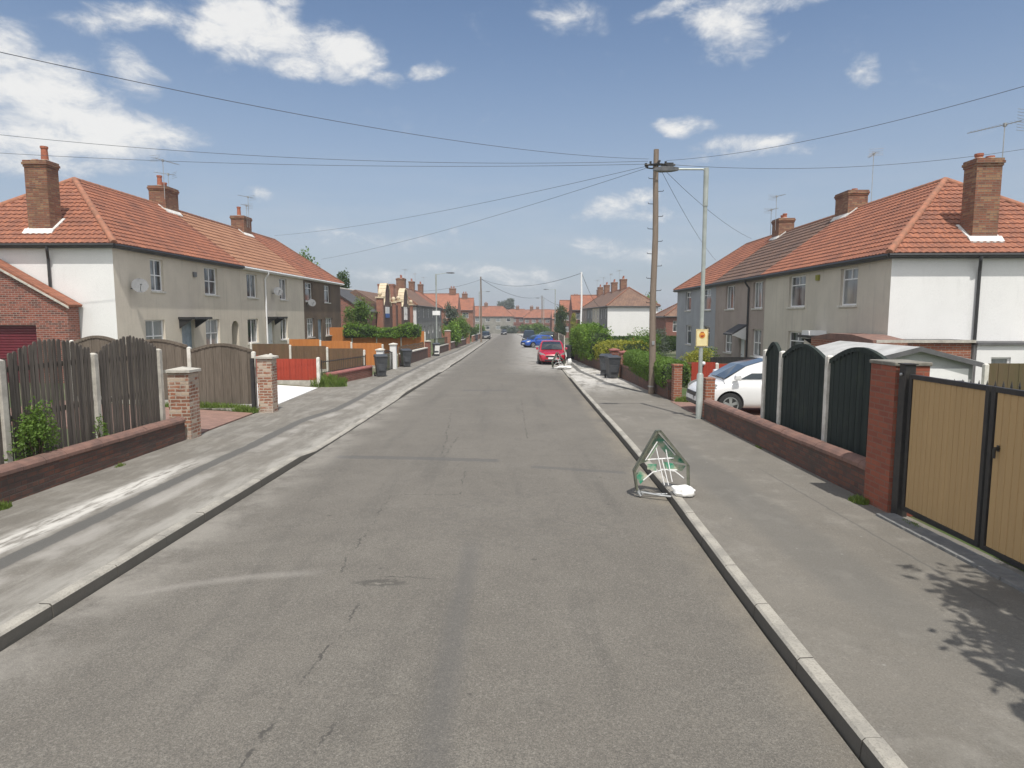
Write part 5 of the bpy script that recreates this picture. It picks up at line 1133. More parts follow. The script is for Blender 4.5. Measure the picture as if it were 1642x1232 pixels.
# ---------------------------------------------------------------- folded road sign frames
def signframe(label, loc, rotz, group):
    root = thing('road_sign_frame', label, 'road sign', (0, 0, 0), group)
    out = [(-.37, .08), (-.41, .37), (-.085, .955), (-.02, .965), (.39, .46), (.40, .08)]
    fr = basic('sign_frame_grey', (.075, .085, .062), .55, (.13, .135, .10), 8)
    mb = MB(); th = .006
    for (x0, z0), (x1, z1) in zip(out, out[1:]):
        d = Vector((x1 - x0, 0, z1 - z0)).normalized(); n = Vector((d.z, 0, -d.x))   # inward
        w = .032 if x0 < 0 else .045
        P = [Vector((x0, 0, z0)), Vector((x1, 0, z1)), Vector((x1, 0, z1)) + n * w, Vector((x0, 0, z0)) + n * w]
        mb.prism([tuple(p) for p in P], (0, th, 0))                                          # lip facing the viewer
        mb.prism([(x0, .0, z0), (x1, .0, z1), (x1 + n.x * .005, .0, z1 + n.z * .005), (x0 + n.x * .005, .0, z0 + n.z * .005)], (0, .16, 0))  # flange
    mb.build('frame', fr, root)
    pl = basic('sign_back', (.46, .43, .33), .6, (.02, .25, .15), 7, amt=1)
    mb = MB()
    # triangular ring of sheet left between frame and cut-out
    O = [(-.35, .44), (-.05, .92), (.36, .47)]; I = [(-.19, .50), (-.04, .74), (.16, .50)]
    for i in range(3):
        a, b, c, e = O[i], O[(i + 1) % 3], I[(i + 1) % 3], I[i]
        if i == 2: continue
        mb.prism([(a[0], .11, a[1]), (b[0], .11, b[1]), (c[0], .11, c[1]), (e[0], .11, e[1])], (0, .006, 0))
    mb.prism([(.02, .112, .50), (.36, .112, .44), (.30, .112, .36), (.04, .112, .40)], (0, .005, 0)); mb.prism([(-.20, .112, .46), (-.06, .112, .46), (-.07, .112, .36), (-.20, .112, .38)], (0, .005, 0))
    mb.prism([(-.38, .112, .30), (-.30, .112, .36), (-.18, .112, .28), (-.30, .112, .16)], (0, .005, 0))
    mb.build('sign_plate', pl, root)
    mb = MB(); 
    for p in (((-.23, .515), (-.06, .79)), ((.03, .80), (.20, .60)), ((-.20, .525), (.18, .555))): mb.tube([(p[0][0], .085, p[0][1]), (p[1][0], .085, p[1][1])], .010, 8)
    for p in (((-.08, .70), (.03, .17)), ((.0, .55), (.09, .17)), ((.06, .68), (.14, .22))): mb.tube([(p[0][0], .06, p[0][1]), (p[1][0], -.02, p[1][1])], .007, 6)
    mb.tube([(-.03, .045, .39), (.22, .045, .385)], .008, 6)
    mb.tube([(-.26, .09, .22), (-.12, .10, .34), (.05, .10, .38), (.2, .1, .36), (.33, .09, .26)], .009, 6)
    mb.build('strut', 'upvc', root)
    mb = MB(); mb.tube([(-.30, .0, .06), (-.05, -.10, .035), (.20, -.16, .02)], .018, 8); mb.tube([(-.36, .05, .10), (-.30, .02, .0)], .03, 8); mb.tube([(-.36, .08, .02), (.38, .10, .03)], .012, 8); mb.tube([(.38, .06, .12), (.33, -.05, .0)], .016, 8)
    mb.build('foot', 'metal', root)
    root.location = loc; root.rotation_euler = (R(-6), 0, rotz); return root
sf = signframe('empty triangular road sign frame seen from behind, standing across the right kerb in the foreground', (2.18, 9.20, gz(9.2) + .03), R(-4), 'folding road sign frames')
def sack(name, label, x, y, z, sx, sy, sz, seed, cat):
    bm = MB(); n = 18; m = 10; V = []
    for i in range(m + 1):
        ph = math.pi * i / m
        for j in range(n):
            a = 2 * math.pi * j / n; v = Vector((math.sin(ph) * math.cos(a), math.sin(ph) * math.sin(a), math.cos(ph)))
            v = Vector((math.copysign(abs(v.x) ** .6, v.x), math.copysign(abs(v.y) ** .6, v.y), v.z * .75)); k = 1 + .28 * mnoise.noise(v * 1.7 + Vector((seed, 0, 0)))
            V.append((x + v.x * sx * k, y + v.y * sy * k, max(z + .004, z + sz * .7 + v.z * sz * k)))
    bm.vs = V; bm.fs = [(i * n + j, i * n + (j + 1) % n, (i + 1) * n + (j + 1) % n, (i + 1) * n + j) for i in range(m) for j in range(n)]
    o = bm.build(name, 'white_cloth', None, (x, y, z), smooth=True); return props(o, label, cat)
sack('sandbag', 'white plastic sandbag slumped on the foot of the foreground sign frame', 2.43, 8.98, gz(9) + .11, .16, .17, .085, 3, 'sandbag')
k = signframe('dark triangular road sign frame on the kerb in front of the red car', (2.74, 37.7, gz(37.7) + .02), R(24), 'folding road sign frames')
for ch in k.children:
    if ch.name.startswith('sign_plate'): ch.data.materials[0] = MT['fence_green']
sack('sandbag', 'white sandbag at the foot of the far sign frame by the red car', 3.0, 37.1, gz(37) + .1, .42, .3, .08, 9, 'sandbag')
sack('sandbag', 'small white bag lying by the right bumper of the red car', 3.62, 40.6, gz(40.6) + .1, .14, .2, .25, 12, 'sandbag')

# ---------------------------------------------------------------- cars
def car(name, label, loc, rotz, body, H=1.48, L=4.1, mpv=0.0, det=True, W_=.87):
    root = thing(name, label, 'car', (0, 0, 0)); h = L / 2
    if mpv: st = [(-h, .60, .85, .38), (-h + .07, .78, .98, .26), (-h + .4, .85, 1.03, .20), (-1.1, .87, 1.02, .19), (-.2, .88, 1.0, .19), (.6, .88, .98, .19), (1.0, .87, 1.0, .20), (h - .65, .855, .93, .20), (h - .3, .81, .84, .20), (h - .1, .72, .74, .22), (h - .02, .62, .62, .28), (h, .50, .52, .34)]
    else: st = [(-h, .60, .78, .38), (-h + .07, .77, .92, .26), (-h + .4, .84, .96, .20), (-1.1, .86, .96, .19), (-.2, .87, .94, .19), (.5, .87, .93, .19), (.9, .86, .94, .20), (h - .75, .85, .89, .20), (h - .35, .82, .82, .20), (h - .12, .74, .74, .22), (h - .02, .64, .62, .28), (h, .52, .54, .34)]
    st = [(x, w * W_ / .87, t_, b) for x, w, t_, b in st]
    def sec(x, w, t_, b):
        m = b + (t_ - b) * .52
        half = [(0, b), (w * .82, b), (w * .97, b + .06), (w * 1.0, m), (w * .985, t_ - .16), (w * .93, t_ - .05), (w * .72, t_ + .0), (0, t_ + .035)]
        return [(x, y, z) for y, z in half] + [(x, -y, z) for y, z in half[-2:0:-1]]
    V = []; n = 14
    for s_ in st: V += sec(*s_)
    mb = MB(); k = len(st)
    F = [(i * n + j, i * n + (j + 1) % n, (i + 1) * n + (j + 1) % n, (i + 1) * n + j) for i in range(k - 1) for j in range(n)] + [tuple(range(n))[::-1], tuple(range((k - 1) * n, k * n))]
    mb.poly(V, F); bo = mb.build('body', body, root, smooth=True)
    ss = bo.modifiers.new('s', 'SUBSURF'); ss.levels = 2 if det else 1; ss.render_levels = ss.levels
    wr = .315; ax = (h - .82, -h + .78)
    cut = []
    for x in ax:
        c = MB(); c.tube([(x, -1.2, wr + .01), (x, 1.2, wr + .01)], wr + .055, 28); co = c.build('cut', body); cut.append(co)
        bm_ = bo.modifiers.new('b', 'BOOLEAN'); bm_.operation = 'DIFFERENCE'; bm_.object = co; bm_.solver = 'EXACT'
    bakemods(bo); bo.data.polygons.foreach_set('use_smooth', [True] * len(bo.data.polygons))
    try: bo.data.set_sharp_from_angle(angle=R(35))
    except Exception: pass
    for c in cut: bpy.data.objects.remove(c)
    # cabin
    zb = .95 if mpv else .90; xf, xr_ = ((1.42, .15) if mpv else (.98, .22)); rr, rb = -h + .55, -h + .16
    wb, wt = .80 * W_ / .87, .60 * W_ / .87
    pr = [(xf, zb, wb * .96), ((xf + xr_) / 2 + .03, (zb + H) / 2 + .07, (wb + wt) / 2 + .01), (xr_, H - .05, wt + .03), (xr_ - .5, H, wt), (-.9, H - .02, wt), (rr, H - .09, wt - .02), (rb, zb + .02, wb * .9)]
    mb = MB(); V = []; 
    for x, z, w in pr: V += [(x, -w, z), (x, -w * .5, z + .02), (x, w * .5, z + .02), (x, w, z)]
    low_ = [(pr[0][0], -wb, zb - .12), (pr[-1][0], -wb, zb - .12), (pr[-1][0], wb, zb - .12), (pr[0][0], wb, zb - .12)]
    k = len(pr); V += low_; q = 4 * k
    F = [(4 * i + j, 4 * i + j + 1, 4 * i + 5 + j, 4 * i + 4 + j) for i in range(k - 1) for j in range(3)]
    # sides: fan with an added mid belt vertex row
    for sg in (0, 3):
        top = [4 * i + sg for i in range(k)]; a, b = (q, q + 1) if sg == 0 else (q + 3, q + 2); F.append(tuple(top + [b, a]))
    F += [(q, q + 3, 3, 2, 1, 0), (q + 1, q + 2, 4 * k - 1, 4 * k - 2, 4 * k - 3, 4 * k - 4)]
    mb.poly(V, F); mb.build('roof', body, root, smooth=True, bevel=.02)
    def pane(nm, pts, off, sub=root):
        c = sum((Vector(p) for p in pts), Vector()) / len(pts); n_ = (Vector(pts[1]) - Vector(pts[0])).cross(Vector(pts[2]) - Vector(pts[0])).normalized()
        if n_.dot(c - Vector((-.3, 0, .9))) < 0: n_ = -n_
        m_ = MB(); m_.prism([tuple(Vector(p) + n_ * off) for p in pts], tuple(-n_ * .012)); return m_.build(nm, 'carglass', root)
    e = .09
    x1, z1, w1 = pr[0]; x2, z2, w2 = pr[1]; x3, z3, w3 = pr[2]
    m_ = MB(); P = [(x1 - .03, -w1 + e, z1 + .045), (x2, -w2 + e, z2), (x3 + .05, -w3 + e, z3 - .02)]
    A = [P[0], P[1], P[2], (P[2][0], 0, P[2][2] + .02), (P[1][0], 0, P[1][2] + .02), (P[0][0] + .03, 0, P[0][2] + .02)]
    A = [(x + .015, y, z + .018) for x, y, z in A]; B = [(x, -y, z) for x, y, z in A]
    m_.poly(A, [(0, 1, 4, 5), (1, 2, 3, 4)]); m_.poly(B, [(0, 5, 4, 1), (1, 4, 3, 2)])
    m_.build('windscreen', 'carglass', root)
    x1, z1, w1 = pr[-1]; x2, z2, w2 = pr[-2]
    pane('rear_window', [(x1 + .03, -w1 + e, z1 + .06), (x1 + .03, w1 - e, z1 + .06), (x2 - .02, w2 - e * .6, z2 - .03), (x2 - .02, -w2 + e * .6, z2 - .03)], .03)
    for sg in (-1, 1):
        f = lambda x, z, : (x, sg * (wb + (wt - wb) * (z - zb) / (H - zb) + .012), z)
        xm, xq = .05 if not mpv else .1, -.95
        for pts in ([(xf - .42, zb + .06), (xm, zb + .06), (xm, H - .14), (xr_ - .06, H - .14), (xr_ + .06, H - .17)], [(xm - .07, zb + .06), (xq, zb + .07), (xq, H - .14), (xm - .07, H - .14)], [(xq - .07, zb + .08), (rb + .32, zb + .12), (rr + .12, H - .18), (xq - .07, H - .15)]):
            P = [f(*p) for p in pts]; m_ = MB(); m_.prism(P, (0, -sg * .03, 0)); m_.build('side_window', 'carglass', root)
        # mirror, lamps, door line
        m_ = MB(); m_.prism([(xf - .38, sg * (wb + .03), zb + .03), (xf - .20, sg * (wb + .05), zb + .05), (xf - .22, sg * (wb + .06), zb + .17), (xf - .36, sg * (wb + .05), zb + .19)], (0, sg * .15, 0)); m_.build('mirror', body, root, bevel=.02)
        zt = .70 if not mpv else .74
        m_ = MB(); m_.poly([(h - .05, sg * .48, zt - .10), (h - .17, sg * .70 * W_ / .87, zt - .08), (h - .50, sg * .835 * W_ / .87, zt + .07), (h - .46, sg * .795 * W_ / .87, zt + .12), (h - .16, sg * .63, zt + .05), (h - .055, sg * .47, zt - .01)], [(0, 1, 2, 3, 4, 5)])
        mm = m_.vs; m_.vs = [(x + .02, y * 1.012, z + .012) for x, y, z in mm]; m_.build('headlight', MT['metal'], root)
        m_ = MB(); m_.box((-h - .01, sg * .70 - .09, .72), (-h + .16, sg * .70 + .09, .98)); m_.build('tail_light', 'emred', root, bevel=.02)
    m_ = MB(); m_.box((h - .06, -.42, .50), (h + .012, .42, .62)); m_.box((h - .08, -.5, .27), (h + .004, .5, .38)); m_.build('grille', 'black', root, bevel=.015)
    m_ = MB(); m_.box((h + .013, -.26, .40), (h + .025, .26, .51)); m_.build('number_plate', 'upvc', root)
    for x in ax:
        for sg in (-1, 1):
            yo = sg * (.86 * W_ / .87); m_ = MB(); m_.tube([(x, yo - sg * .20, wr), (x, yo - sg * .19, wr), (x, yo - sg * .01, wr), (x, yo + sg * .0, wr)], [wr * .9, wr, wr, wr * .93], 26); w_ = m_.build('wheel', 'rubber', root, smooth=True)
            m_ = MB(); m_.tube([(x, yo - sg * .001, wr), (x, yo + sg * .004, wr)], wr * .66, 22)
            m_.build('rim_dark', 'black', w_)
            m_ = MB()
            for k_ in range(5):
                a = 2 * math.pi * k_ / 5 + .3; c_, s_ = math.cos(a), math.sin(a); r0, r1 = .03, wr * .64
                m_.prism([(x + c_ * r0 - s_ * .03, yo + sg * .006, wr + s_ * r0 + c_ * .03), (x + c_ * r1 - s_ * .045, yo + sg * .006, wr + s_ * r1 + c_ * .045), (x + c_ * r1 + s_ * .045, yo + sg * .006, wr + s_ * r1 - c_ * .045), (x + c_ * r0 + s_ * .03, yo + sg * .006, wr + s_ * r0 - c_ * .03)], (0, sg * .012, 0))
            for k_ in range(26):
                a, b = 2 * math.pi * k_ / 26, 2 * math.pi * (k_ + 1) / 26; r0, r1 = wr * .60, wr * .68
                m_.prism([(x + math.cos(a) * r0, yo + sg * .006, wr + math.sin(a) * r0), (x + math.cos(a) * r1, yo + sg * .006, wr + math.sin(a) * r1), (x + math.cos(b) * r1, yo + sg * .006, wr + math.sin(b) * r1), (x + math.cos(b) * r0, yo + sg * .006, wr + math.sin(b) * r0)], (0, sg * .012, 0))
            m_.tube([(x, yo + sg * .006, wr), (x, yo + sg * .02, wr)], .045, 12)
            m_.build('rim', 'metal', w_)
    mb = MB()
    for x in ax: mb.tube([(x, -.6, wr), (x, .6, wr)], wr + .04, 16)
    mb.box((-h + .3, -.6, .22), (h - .3, .6, .5)); mb.build('underbody', 'rubber', root)
    root.location = loc; root.rotation_euler = (R(0), 0, rotz); return root
MT['emred'] = basic('tail_red', (.35, .01, .01), .25)
car('parked_car', 'white hatchback with long raked windscreen parked on the drive behind the right lamp post', (7.12, 18.05, gz(18) + .09), R(180), paint('paint_white', (.78, .78, .79)), H=1.56, L=4.2, mpv=1)
car('parked_car', 'bright red hatchback facing the camera, parked half on the right kerb', (2.62, 43.4, gz(43.4) + .02), R(-91), paint('paint_red', (.40, .008, .03)), H=1.50, L=3.9, W_=.90)
car('parked_car', 'blue hatchback standing crosswise behind the red car', (2.95, 76, gz(76) + .02), R(212), paint('paint_blue', (.01, .07, .34)), H=1.44, L=3.9, det=False)
car('parked_car', 'black off-roader parked behind the blue car', (2.45, 93, gz(93) + .02), R(-93), paint('paint_black', (.018, .02, .024)), H=1.85, L=4.5, mpv=1, W_=.95, det=False)
car('parked_car', 'dark car waiting at the far end of the street', (-2.3, 186, gz(186) + .02), R(-90), paint('paint_dark', (.03, .03, .035)), H=1.5, det=False)
car('parked_car', 'dark green car parked beyond the black off-roader', (5.2, 104, gz(104) + .1), R(180), paint('paint_green', (.015, .05, .05)), H=1.5, det=False)
car('parked_car', 'dark car parked by the left kerb beyond the telegraph pole', (-4.9, 122, gz(122) + .05), R(-90), paint('paint_darkgrey', (.025, .03, .033)), H=1.45, det=False)

# ---------------------------------------------------------------- vegetation
def leafquad(mb, p, size, up=0.35):
    n = Vector((random.gauss(0, 1), random.gauss(0, 1), random.gauss(0, 1) + up)).normalized()
    a = n.orthogonal().normalized(); a.rotate(Matrix.Rotation(ru(0, 6.28), 3, n)); b = n.cross(a); s = size * ru(.6, 1.3); w = s * ru(.4, .6)
    mb.vs += [tuple(p - a * s), tuple(p + b * w + n * s * .12), tuple(p + a * s), tuple(p - b * w + n * s * .12)]; i = len(mb.vs) - 4; mb.fs.append((i, i + 1, i + 2, i + 3))
def hedge(name, label, x0, y0, x1, y1, w, zfun, htop, n, size, mat, zb=.5, lump=.12, cat='hedge', seed=0, core='leaf_dark', loose=.1, group=None):
    """clipped hedge along a line; htop(f) height above pavement level"""
    root = thing(name, label, cat, ((x0 + x1) / 2, (y0 + y1) / 2, zfun((y0 + y1) / 2)), group)
    d = Vector((x1 - x0, y1 - y0, 0)); L = d.length; d.normalize(); nn_ = Vector((-d.y, d.x, 0)); mb = MB()
    def env(f, ph):   # envelope point for a cross-section angle
        H_ = htop(f); cz = (H_ + zb) / 2; c, s = math.cos(ph), math.sin(ph); p_ = 3.5
        r = (abs(c) ** p_ + abs(s) ** p_) ** (-1 / p_); return c * r * w / 2, cz + s * r * (H_ - zb) / 2
    for _ in range(n):
        f = random.random(); ph = ru(-.9, math.pi + .9); o, z = env(f, ph); e = 1.0
        s = f * L
        if f < .04 or f > .96: e = ru(.2, 1)
        k = 1 + lump * mnoise.noise(Vector((s * 1.1 + seed, ph * 1.6, seed))) * 2 + lump * mnoise.noise(Vector((s * 3.3 + seed, ph * 3.5, seed + 5))) - abs(random.gauss(0, loose * .8)) + (ru(0, loose * 1.6) if random.random() < .12 else 0)
        H_ = htop(f); cz = (H_ + zb) / 2; o2, z2 = o * k * e, cz + (z - cz) * k * (e if e < 1 else 1)
        p = Vector((x0, y0, 0)) + d * s + nn_ * o2; leafquad(mb, Vector((p.x, p.y, zfun(p.y) + z2)), size)
    fo = mb.build('foliage', mat, root)
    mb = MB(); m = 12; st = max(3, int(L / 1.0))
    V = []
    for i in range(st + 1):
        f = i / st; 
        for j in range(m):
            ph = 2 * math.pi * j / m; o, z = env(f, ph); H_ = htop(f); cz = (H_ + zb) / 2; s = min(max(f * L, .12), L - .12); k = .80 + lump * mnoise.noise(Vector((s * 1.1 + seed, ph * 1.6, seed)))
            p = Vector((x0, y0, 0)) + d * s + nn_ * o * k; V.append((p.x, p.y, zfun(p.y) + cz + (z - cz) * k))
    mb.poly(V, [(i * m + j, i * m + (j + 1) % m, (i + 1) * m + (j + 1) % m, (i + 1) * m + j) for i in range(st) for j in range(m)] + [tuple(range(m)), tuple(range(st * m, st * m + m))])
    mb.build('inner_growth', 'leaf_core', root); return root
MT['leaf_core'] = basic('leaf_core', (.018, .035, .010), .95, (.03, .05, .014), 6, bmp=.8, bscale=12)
def bushy(name, label, x, y, z, rx, ry, h, n, size, mat, cat='shrub', clumps=9, stems=4, group=None, trunk=0.0, tr=.1, seed=1, limb=True):
    root = thing(name, label, cat, (x, y, z), group); rs = random.Random(seed)
    zc0 = z + trunk; cl = []
    for i in range(clumps):
        a = rs.uniform(0, 6.28); r = math.sqrt(rs.random()) * .62; zz = rs.uniform(.22, .86); k = math.sin(math.pi * min(1, zz * .85 + .1))
        cl.append((Vector((x + math.cos(a) * r * rx * k * 1.1, y + math.sin(a) * r * ry * k * 1.1, zc0 + zz * (h - trunk))), rs.uniform(.32, .52)))
    mb = MB()
    for _ in range(n):
        c, q = cl[int(rs.random() * len(cl))]; v = Vector((random.gauss(0, 1), random.gauss(0, 1), random.gauss(0, 1))).normalized() * (random.random() ** .45)
        k = 1 + .5 * mnoise.noise(c * .9 + v * 1.5)
        leafquad(mb, c + Vector((v.x * rx * q * k * 1.15, v.y * ry * q * k * 1.15, v.z * (h - trunk) * q * .62 * k)), size)
    mb.vs = [(p[0], p[1], max(p[2], z + .01)) for p in mb.vs]
    mb.build('crown' if trunk else 'foliage', mat, root)
    mb = MB()
    if trunk: mb.tube([(x, y, z - .2), (x + .03 * h * .3, y, z + trunk * .6), (x, y + .02, z + h * .6)], [tr, tr * .8, tr * .35], 8)
    for c, q in cl[:(stems if not trunk else 8)]:
        b0_ = Vector((x, y, z + (trunk * .9 if trunk else 0))); mb.tube([tuple(b0_), tuple(b0_.lerp(c, .5) + Vector((0, 0, .06 * h))), tuple(c)], [tr * .5 if trunk else .018, tr * .3 if trunk else .013, .006], 5)
    mb.build('trunk' if trunk else 'stems', 'bark', root); return root
def grassy(name, label, x, y, z, r, n, h, mat='grass', cat='weeds', ry=None, kind=None):
    mb = MB(); ry = ry or r
    for _ in range(n):
        a = ru(0, 6.28); q = math.sqrt(random.random()); px, py = x + math.cos(a) * r * q, y + math.sin(a) * ry * q; hh = h * ru(.4, 1.1) * (1.15 - .5 * q); t_ = ru(0, 6.28); w = .008 + h * .02; lx, ly = math.cos(t_) * hh * ru(.1, .6), math.sin(t_) * hh * ru(.1, .6); zz = z
        mb.vs += [(px - w * math.sin(t_), py + w * math.cos(t_), zz), (px + w * math.sin(t_), py - w * math.cos(t_), zz), (px + lx * .5 + w * .6 * math.sin(t_), py + ly * .5, zz + hh * .65), (px + lx, py + ly, zz + hh)]; i = len(mb.vs) - 4; mb.fs.append((i, i + 1, i + 2, i + 3))
    return props(mb.build(name, mat, None, (x, y, z)), label, cat)
zp = lambda y: gz(y) + .1
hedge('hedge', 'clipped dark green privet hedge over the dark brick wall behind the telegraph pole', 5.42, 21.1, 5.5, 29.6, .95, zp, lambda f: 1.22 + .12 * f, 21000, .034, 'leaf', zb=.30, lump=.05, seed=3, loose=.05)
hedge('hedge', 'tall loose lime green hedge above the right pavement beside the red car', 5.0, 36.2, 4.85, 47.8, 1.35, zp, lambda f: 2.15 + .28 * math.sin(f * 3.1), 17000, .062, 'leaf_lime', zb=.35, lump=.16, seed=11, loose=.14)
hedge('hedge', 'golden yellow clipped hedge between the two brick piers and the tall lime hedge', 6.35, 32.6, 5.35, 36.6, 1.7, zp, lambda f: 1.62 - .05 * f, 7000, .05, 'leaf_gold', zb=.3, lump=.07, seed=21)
hedge('hedge', 'long dark hedge in front of the white gable of the brown roofed row', 7.5, 56, 15.5, 57.5, 1.2, zp, lambda f: 1.5, 5000, .10, 'leaf_dark', zb=.1, lump=.1, seed=31)
bushy('shrub', 'mixed flowering shrub left of the telegraph pole above the clipped hedge', 6.9, 33.8, zp(34), 1.3, 1.1, 2.05, 5200, .05, 'leaf', seed=5)
bushy('shrub', 'bronze tinted pointed shrub beside the telegraph pole in the right garden', 8.3, 37.5, zp(37), .9, .9, 2.4, 2600, .05, 'leaf_grey', seed=6)
bushy('shrub', 'yellow green rounded shrub in front of the blue grey house', 9.6, 33.2, zp(33) - .15, 1.35, 1.0, 1.55, 4200, .05, 'leaf_gold', seed=7)
bushy('shrub', 'green shrub behind the yellow one at the blue grey house corner', 10.7, 36.0, zp(36) - .15, 1.5, 1.0, 1.3, 2500, .05, 'leaf', seed=8)
bushy('flowering_shrub', 'low shrub with pink red flowers behind the golden hedge', 7.0, 38.4, zp(38), .6, .5, 1.75, 700, .06, 'flower', seed=9, cat='flowers')
bushy('climber', 'loose leafy shrub growing over the low wall against the left picket fence', -7.08, 9.55, gz(9.5) + .25, .22, .62, 1.15, 2400, .026, 'leaf', seed=10, stems=7, clumps=14)
bushy('climber', 'thin leafy climber at the second concrete post of the left picket fence', -7.10, 11.05, gz(11) + .3, .10, .16, .75, 320, .022, 'leaf', seed=12, stems=3)
grassy('weeds', 'tuft of green weeds at the foot of the red brick pier on the right', 4.72, 8.62, gz(8.6) + .11, .11, 260, .10, ry=.16)
grassy('weeds', 'small tuft of weeds at the kerb of the tan gates', 4.80, 7.55, gz(7.5) + .11, .06, 160, .06, ry=.22)
grassy('weeds', 'tall grassy weeds around the white post at the end of the low red fence', -7.3, 25.6, gz(25.6) + .1, .75, 900, .55, ry=.35)
grassy('weeds', 'green weeds along the foot of the brown bowed fence at the back of the drive', -8.9, 17.86, gz(17.9) + .24, 1.5, 1500, .20, ry=.12)
grassy('weeds', 'weeds growing against the second reclaimed brick pier', -7.35, 17.7, gz(17.7) + .12, .35, 500, .24, ry=.10)
grassy('weeds', 'small weeds at the foot of the left low brick wall', -6.71, 10.9, gz(10.9) + .1, .05, 90, .07, ry=.14)
grassy('weeds', 'tuft of weeds at the foot of the left low wall near the picture edge', -6.68, 8.3, gz(8.3) + .1, .07, 200, .13, ry=.12)
grassy('weeds', 'green weeds around the crumbling brick pier at the white car', 5.5, 20.35, gz(20.3) + .1, .35, 500, .22, ry=.15)
grassy('weeds', 'tiny weeds at the foot of the right low wall midway', 4.86, 12.6, gz(12.6) + .11, .03, 60, .05, ry=.15)
hedge('ivy', 'bright green ivy spilling over the top of the tall orange fence on the left', -13.0, 50.2, -7.0, 50.2, .9, zp, lambda f: 2.35 + .2 * math.sin(f * 9), 5500, .075, 'leaf_lime', zb=1.45, lump=.3, seed=41, loose=.2, cat='ivy')
bushy('small_tree', 'leafy shrub tree in front of the low slate roofed brick building', -13.2, 56, zp(56) + .4, 1.5, 1.3, 4.2, 4200, .09, 'leaf', cat='tree', trunk=.8, tr=.08, seed=14)
bushy('bush', 'bright green bush leaning over the far left brick wall', -6.6, 72, zp(72), 1.2, 2.6, 3.0, 3800, .10, 'leaf_lime', seed=15)
bushy('bush', 'tall dark green bush just before the left telegraph pole', -6.4, 83, zp(83), 1.3, 2.0, 3.5, 3200, .11, 'leaf', seed=16)
bushy('small_tree', 'olive green slender tree between the far brick gables on the left', -8.0, 86, zp(86), 1.2, 1.2, 5.2, 2600, .12, 'leaf_grey', cat='tree', trunk=1.2, seed=17)
bushy('bush', 'round clipped green bush beyond the left telegraph pole', -6.6, 135, zp(135), 1.8, 1.8, 2.6, 2000, .15, 'leaf', seed=18)
bushy('bush', 'dark shrub against the brick pier beyond the left telegraph pole', -7.2, 112, zp(112), 1.5, 1.8, 2.4, 1600, .14, 'leaf_dark', seed=19)
bushy('conifer', 'tall dense dark evergreen in front of the far right brick gable', 8.4, 112, zp(112), 1.45, 1.5, 5.4, 5200, .13, 'leaf_dark', cat='tree', seed=20, clumps=16)
bushy('shrub', 'slim golden yellow shrub against the far right brick gable', 10.2, 108, zp(108), .6, .7, 4.2, 1100, .13, 'leaf_gold', seed=22)
bushy('tree', 'large pale grey green tree rising over the roofs at the end of the street', -2.4, 300, gz(300), 4.6, 4.0, 14.2, 6500, .42, 'leaf_grey', cat='tree', trunk=4.5, tr=.4, seed=23, clumps=14)
bushy('tree', 'dark green tree showing behind the far corner of the left row roof', -20.5, 66, 0, 1.4, 1.3, 8.6, 3200, .14, 'leaf', cat='tree', trunk=2.5, tr=.15, seed=24)
bushy('tree', 'slender dark tree above the slate roof on the left', -18.6, 72, 0, 1.0, 1.0, 7.5, 2600, .14, 'leaf_dark', cat='tree', trunk=2.5, tr=.15, seed=25)
bushy('tree', 'green tree peeking out right of the brown hipped roof behind the telegraph pole', 18.5, 92, -1.4, 2.2, 2.0, 6.6, 2600, .16, 'leaf', cat='tree', trunk=1.8, tr=.15, seed=26)
bushy('bush', 'bush in the green belt at the bend of the street, right side', 6.0, 150, zp(150), 3.0, 3.0, 2.8, 2200, .18, 'leaf', seed=27)
bushy('bush', 'olive bush before the red roofs at the end of the street', -.5, 205, gz(205), 3.5, 2.0, 3.0, 1800, .25, 'leaf_grey', seed=28)
bushy('bush', 'green bush in front of the right end terrace', 6.0, 207, gz(207), 4.5, 2.0, 3.2, 2200, .25, 'leaf', seed=29)
bushy('tree', 'leafy tree outside the picture to the right whose branches shade the right pavement', 6.35, 1.0, gz(2) + .1, 2.6, 3.2, 6.2, 110000, .10, 'leaf', cat='tree', trunk=1.5, tr=.12, seed=30, clumps=38)

# ---------------------------------------------------------------- houses further away
MT['wall_fargrey'] = render_wall('wall_fargrey', (.24, .24, .235), (.19, .19, .185), bmp=0)
MT['wall_farcream'] = render_wall('wall_farcream', (.30, .285, .255), (.22, .21, .19), bmp=0)
G_FL, G_FR = 'brown roofed terraced houses further down the left', 'brown roofed terraced houses further down the right'
def farrow(M, L, n, w, ze, zr, zb, walls, roof, labels, group, near=True, far=True, hc=1.35, ops=True, windows=2):
    for i in range(n):
        a, b = L * i / n + (.01 if i else 0), L * (i + 1) / n; m = (a + b) / 2
        o = []
        if ops:
            for k in range(windows):
                c = a + (b - a) * (k + .5) / windows
                o += [('w', c - .75, c + .75, ze - 1.65, ze - .4, 'top'), ('w', c - .75, c + .75, ze - 4.1, ze - 2.85, 'top')]
            o.append(('d', m - .45, m + .45, ze - 5.1, ze - 2.8, 'door_white'))
        house('terraced_house', labels[i], M, a, b, w, ze, zr - .01 * (i % 2), zb, (walls[i % len(walls)], 'wall_white', roof if isinstance(roof, str) else roof[i % len(roof)]), near=near and i == 0, far=far and i == n - 1, ops=o,
              chim=[dict(b=(b - 1.15, b - .05, w - .45, w + .4, zr - .6, zr + hc), pots=((.3, .5, .45), (.7, .5, .3)), aer=[(b - .6, w - .6, zr + .2, zr + hc + 1.2, 2.5 + i, 6, 1.0)])], detail=False, gut='black', gab=True)
MF = frame2((-12.9, 88), (-12.6, 117), True)
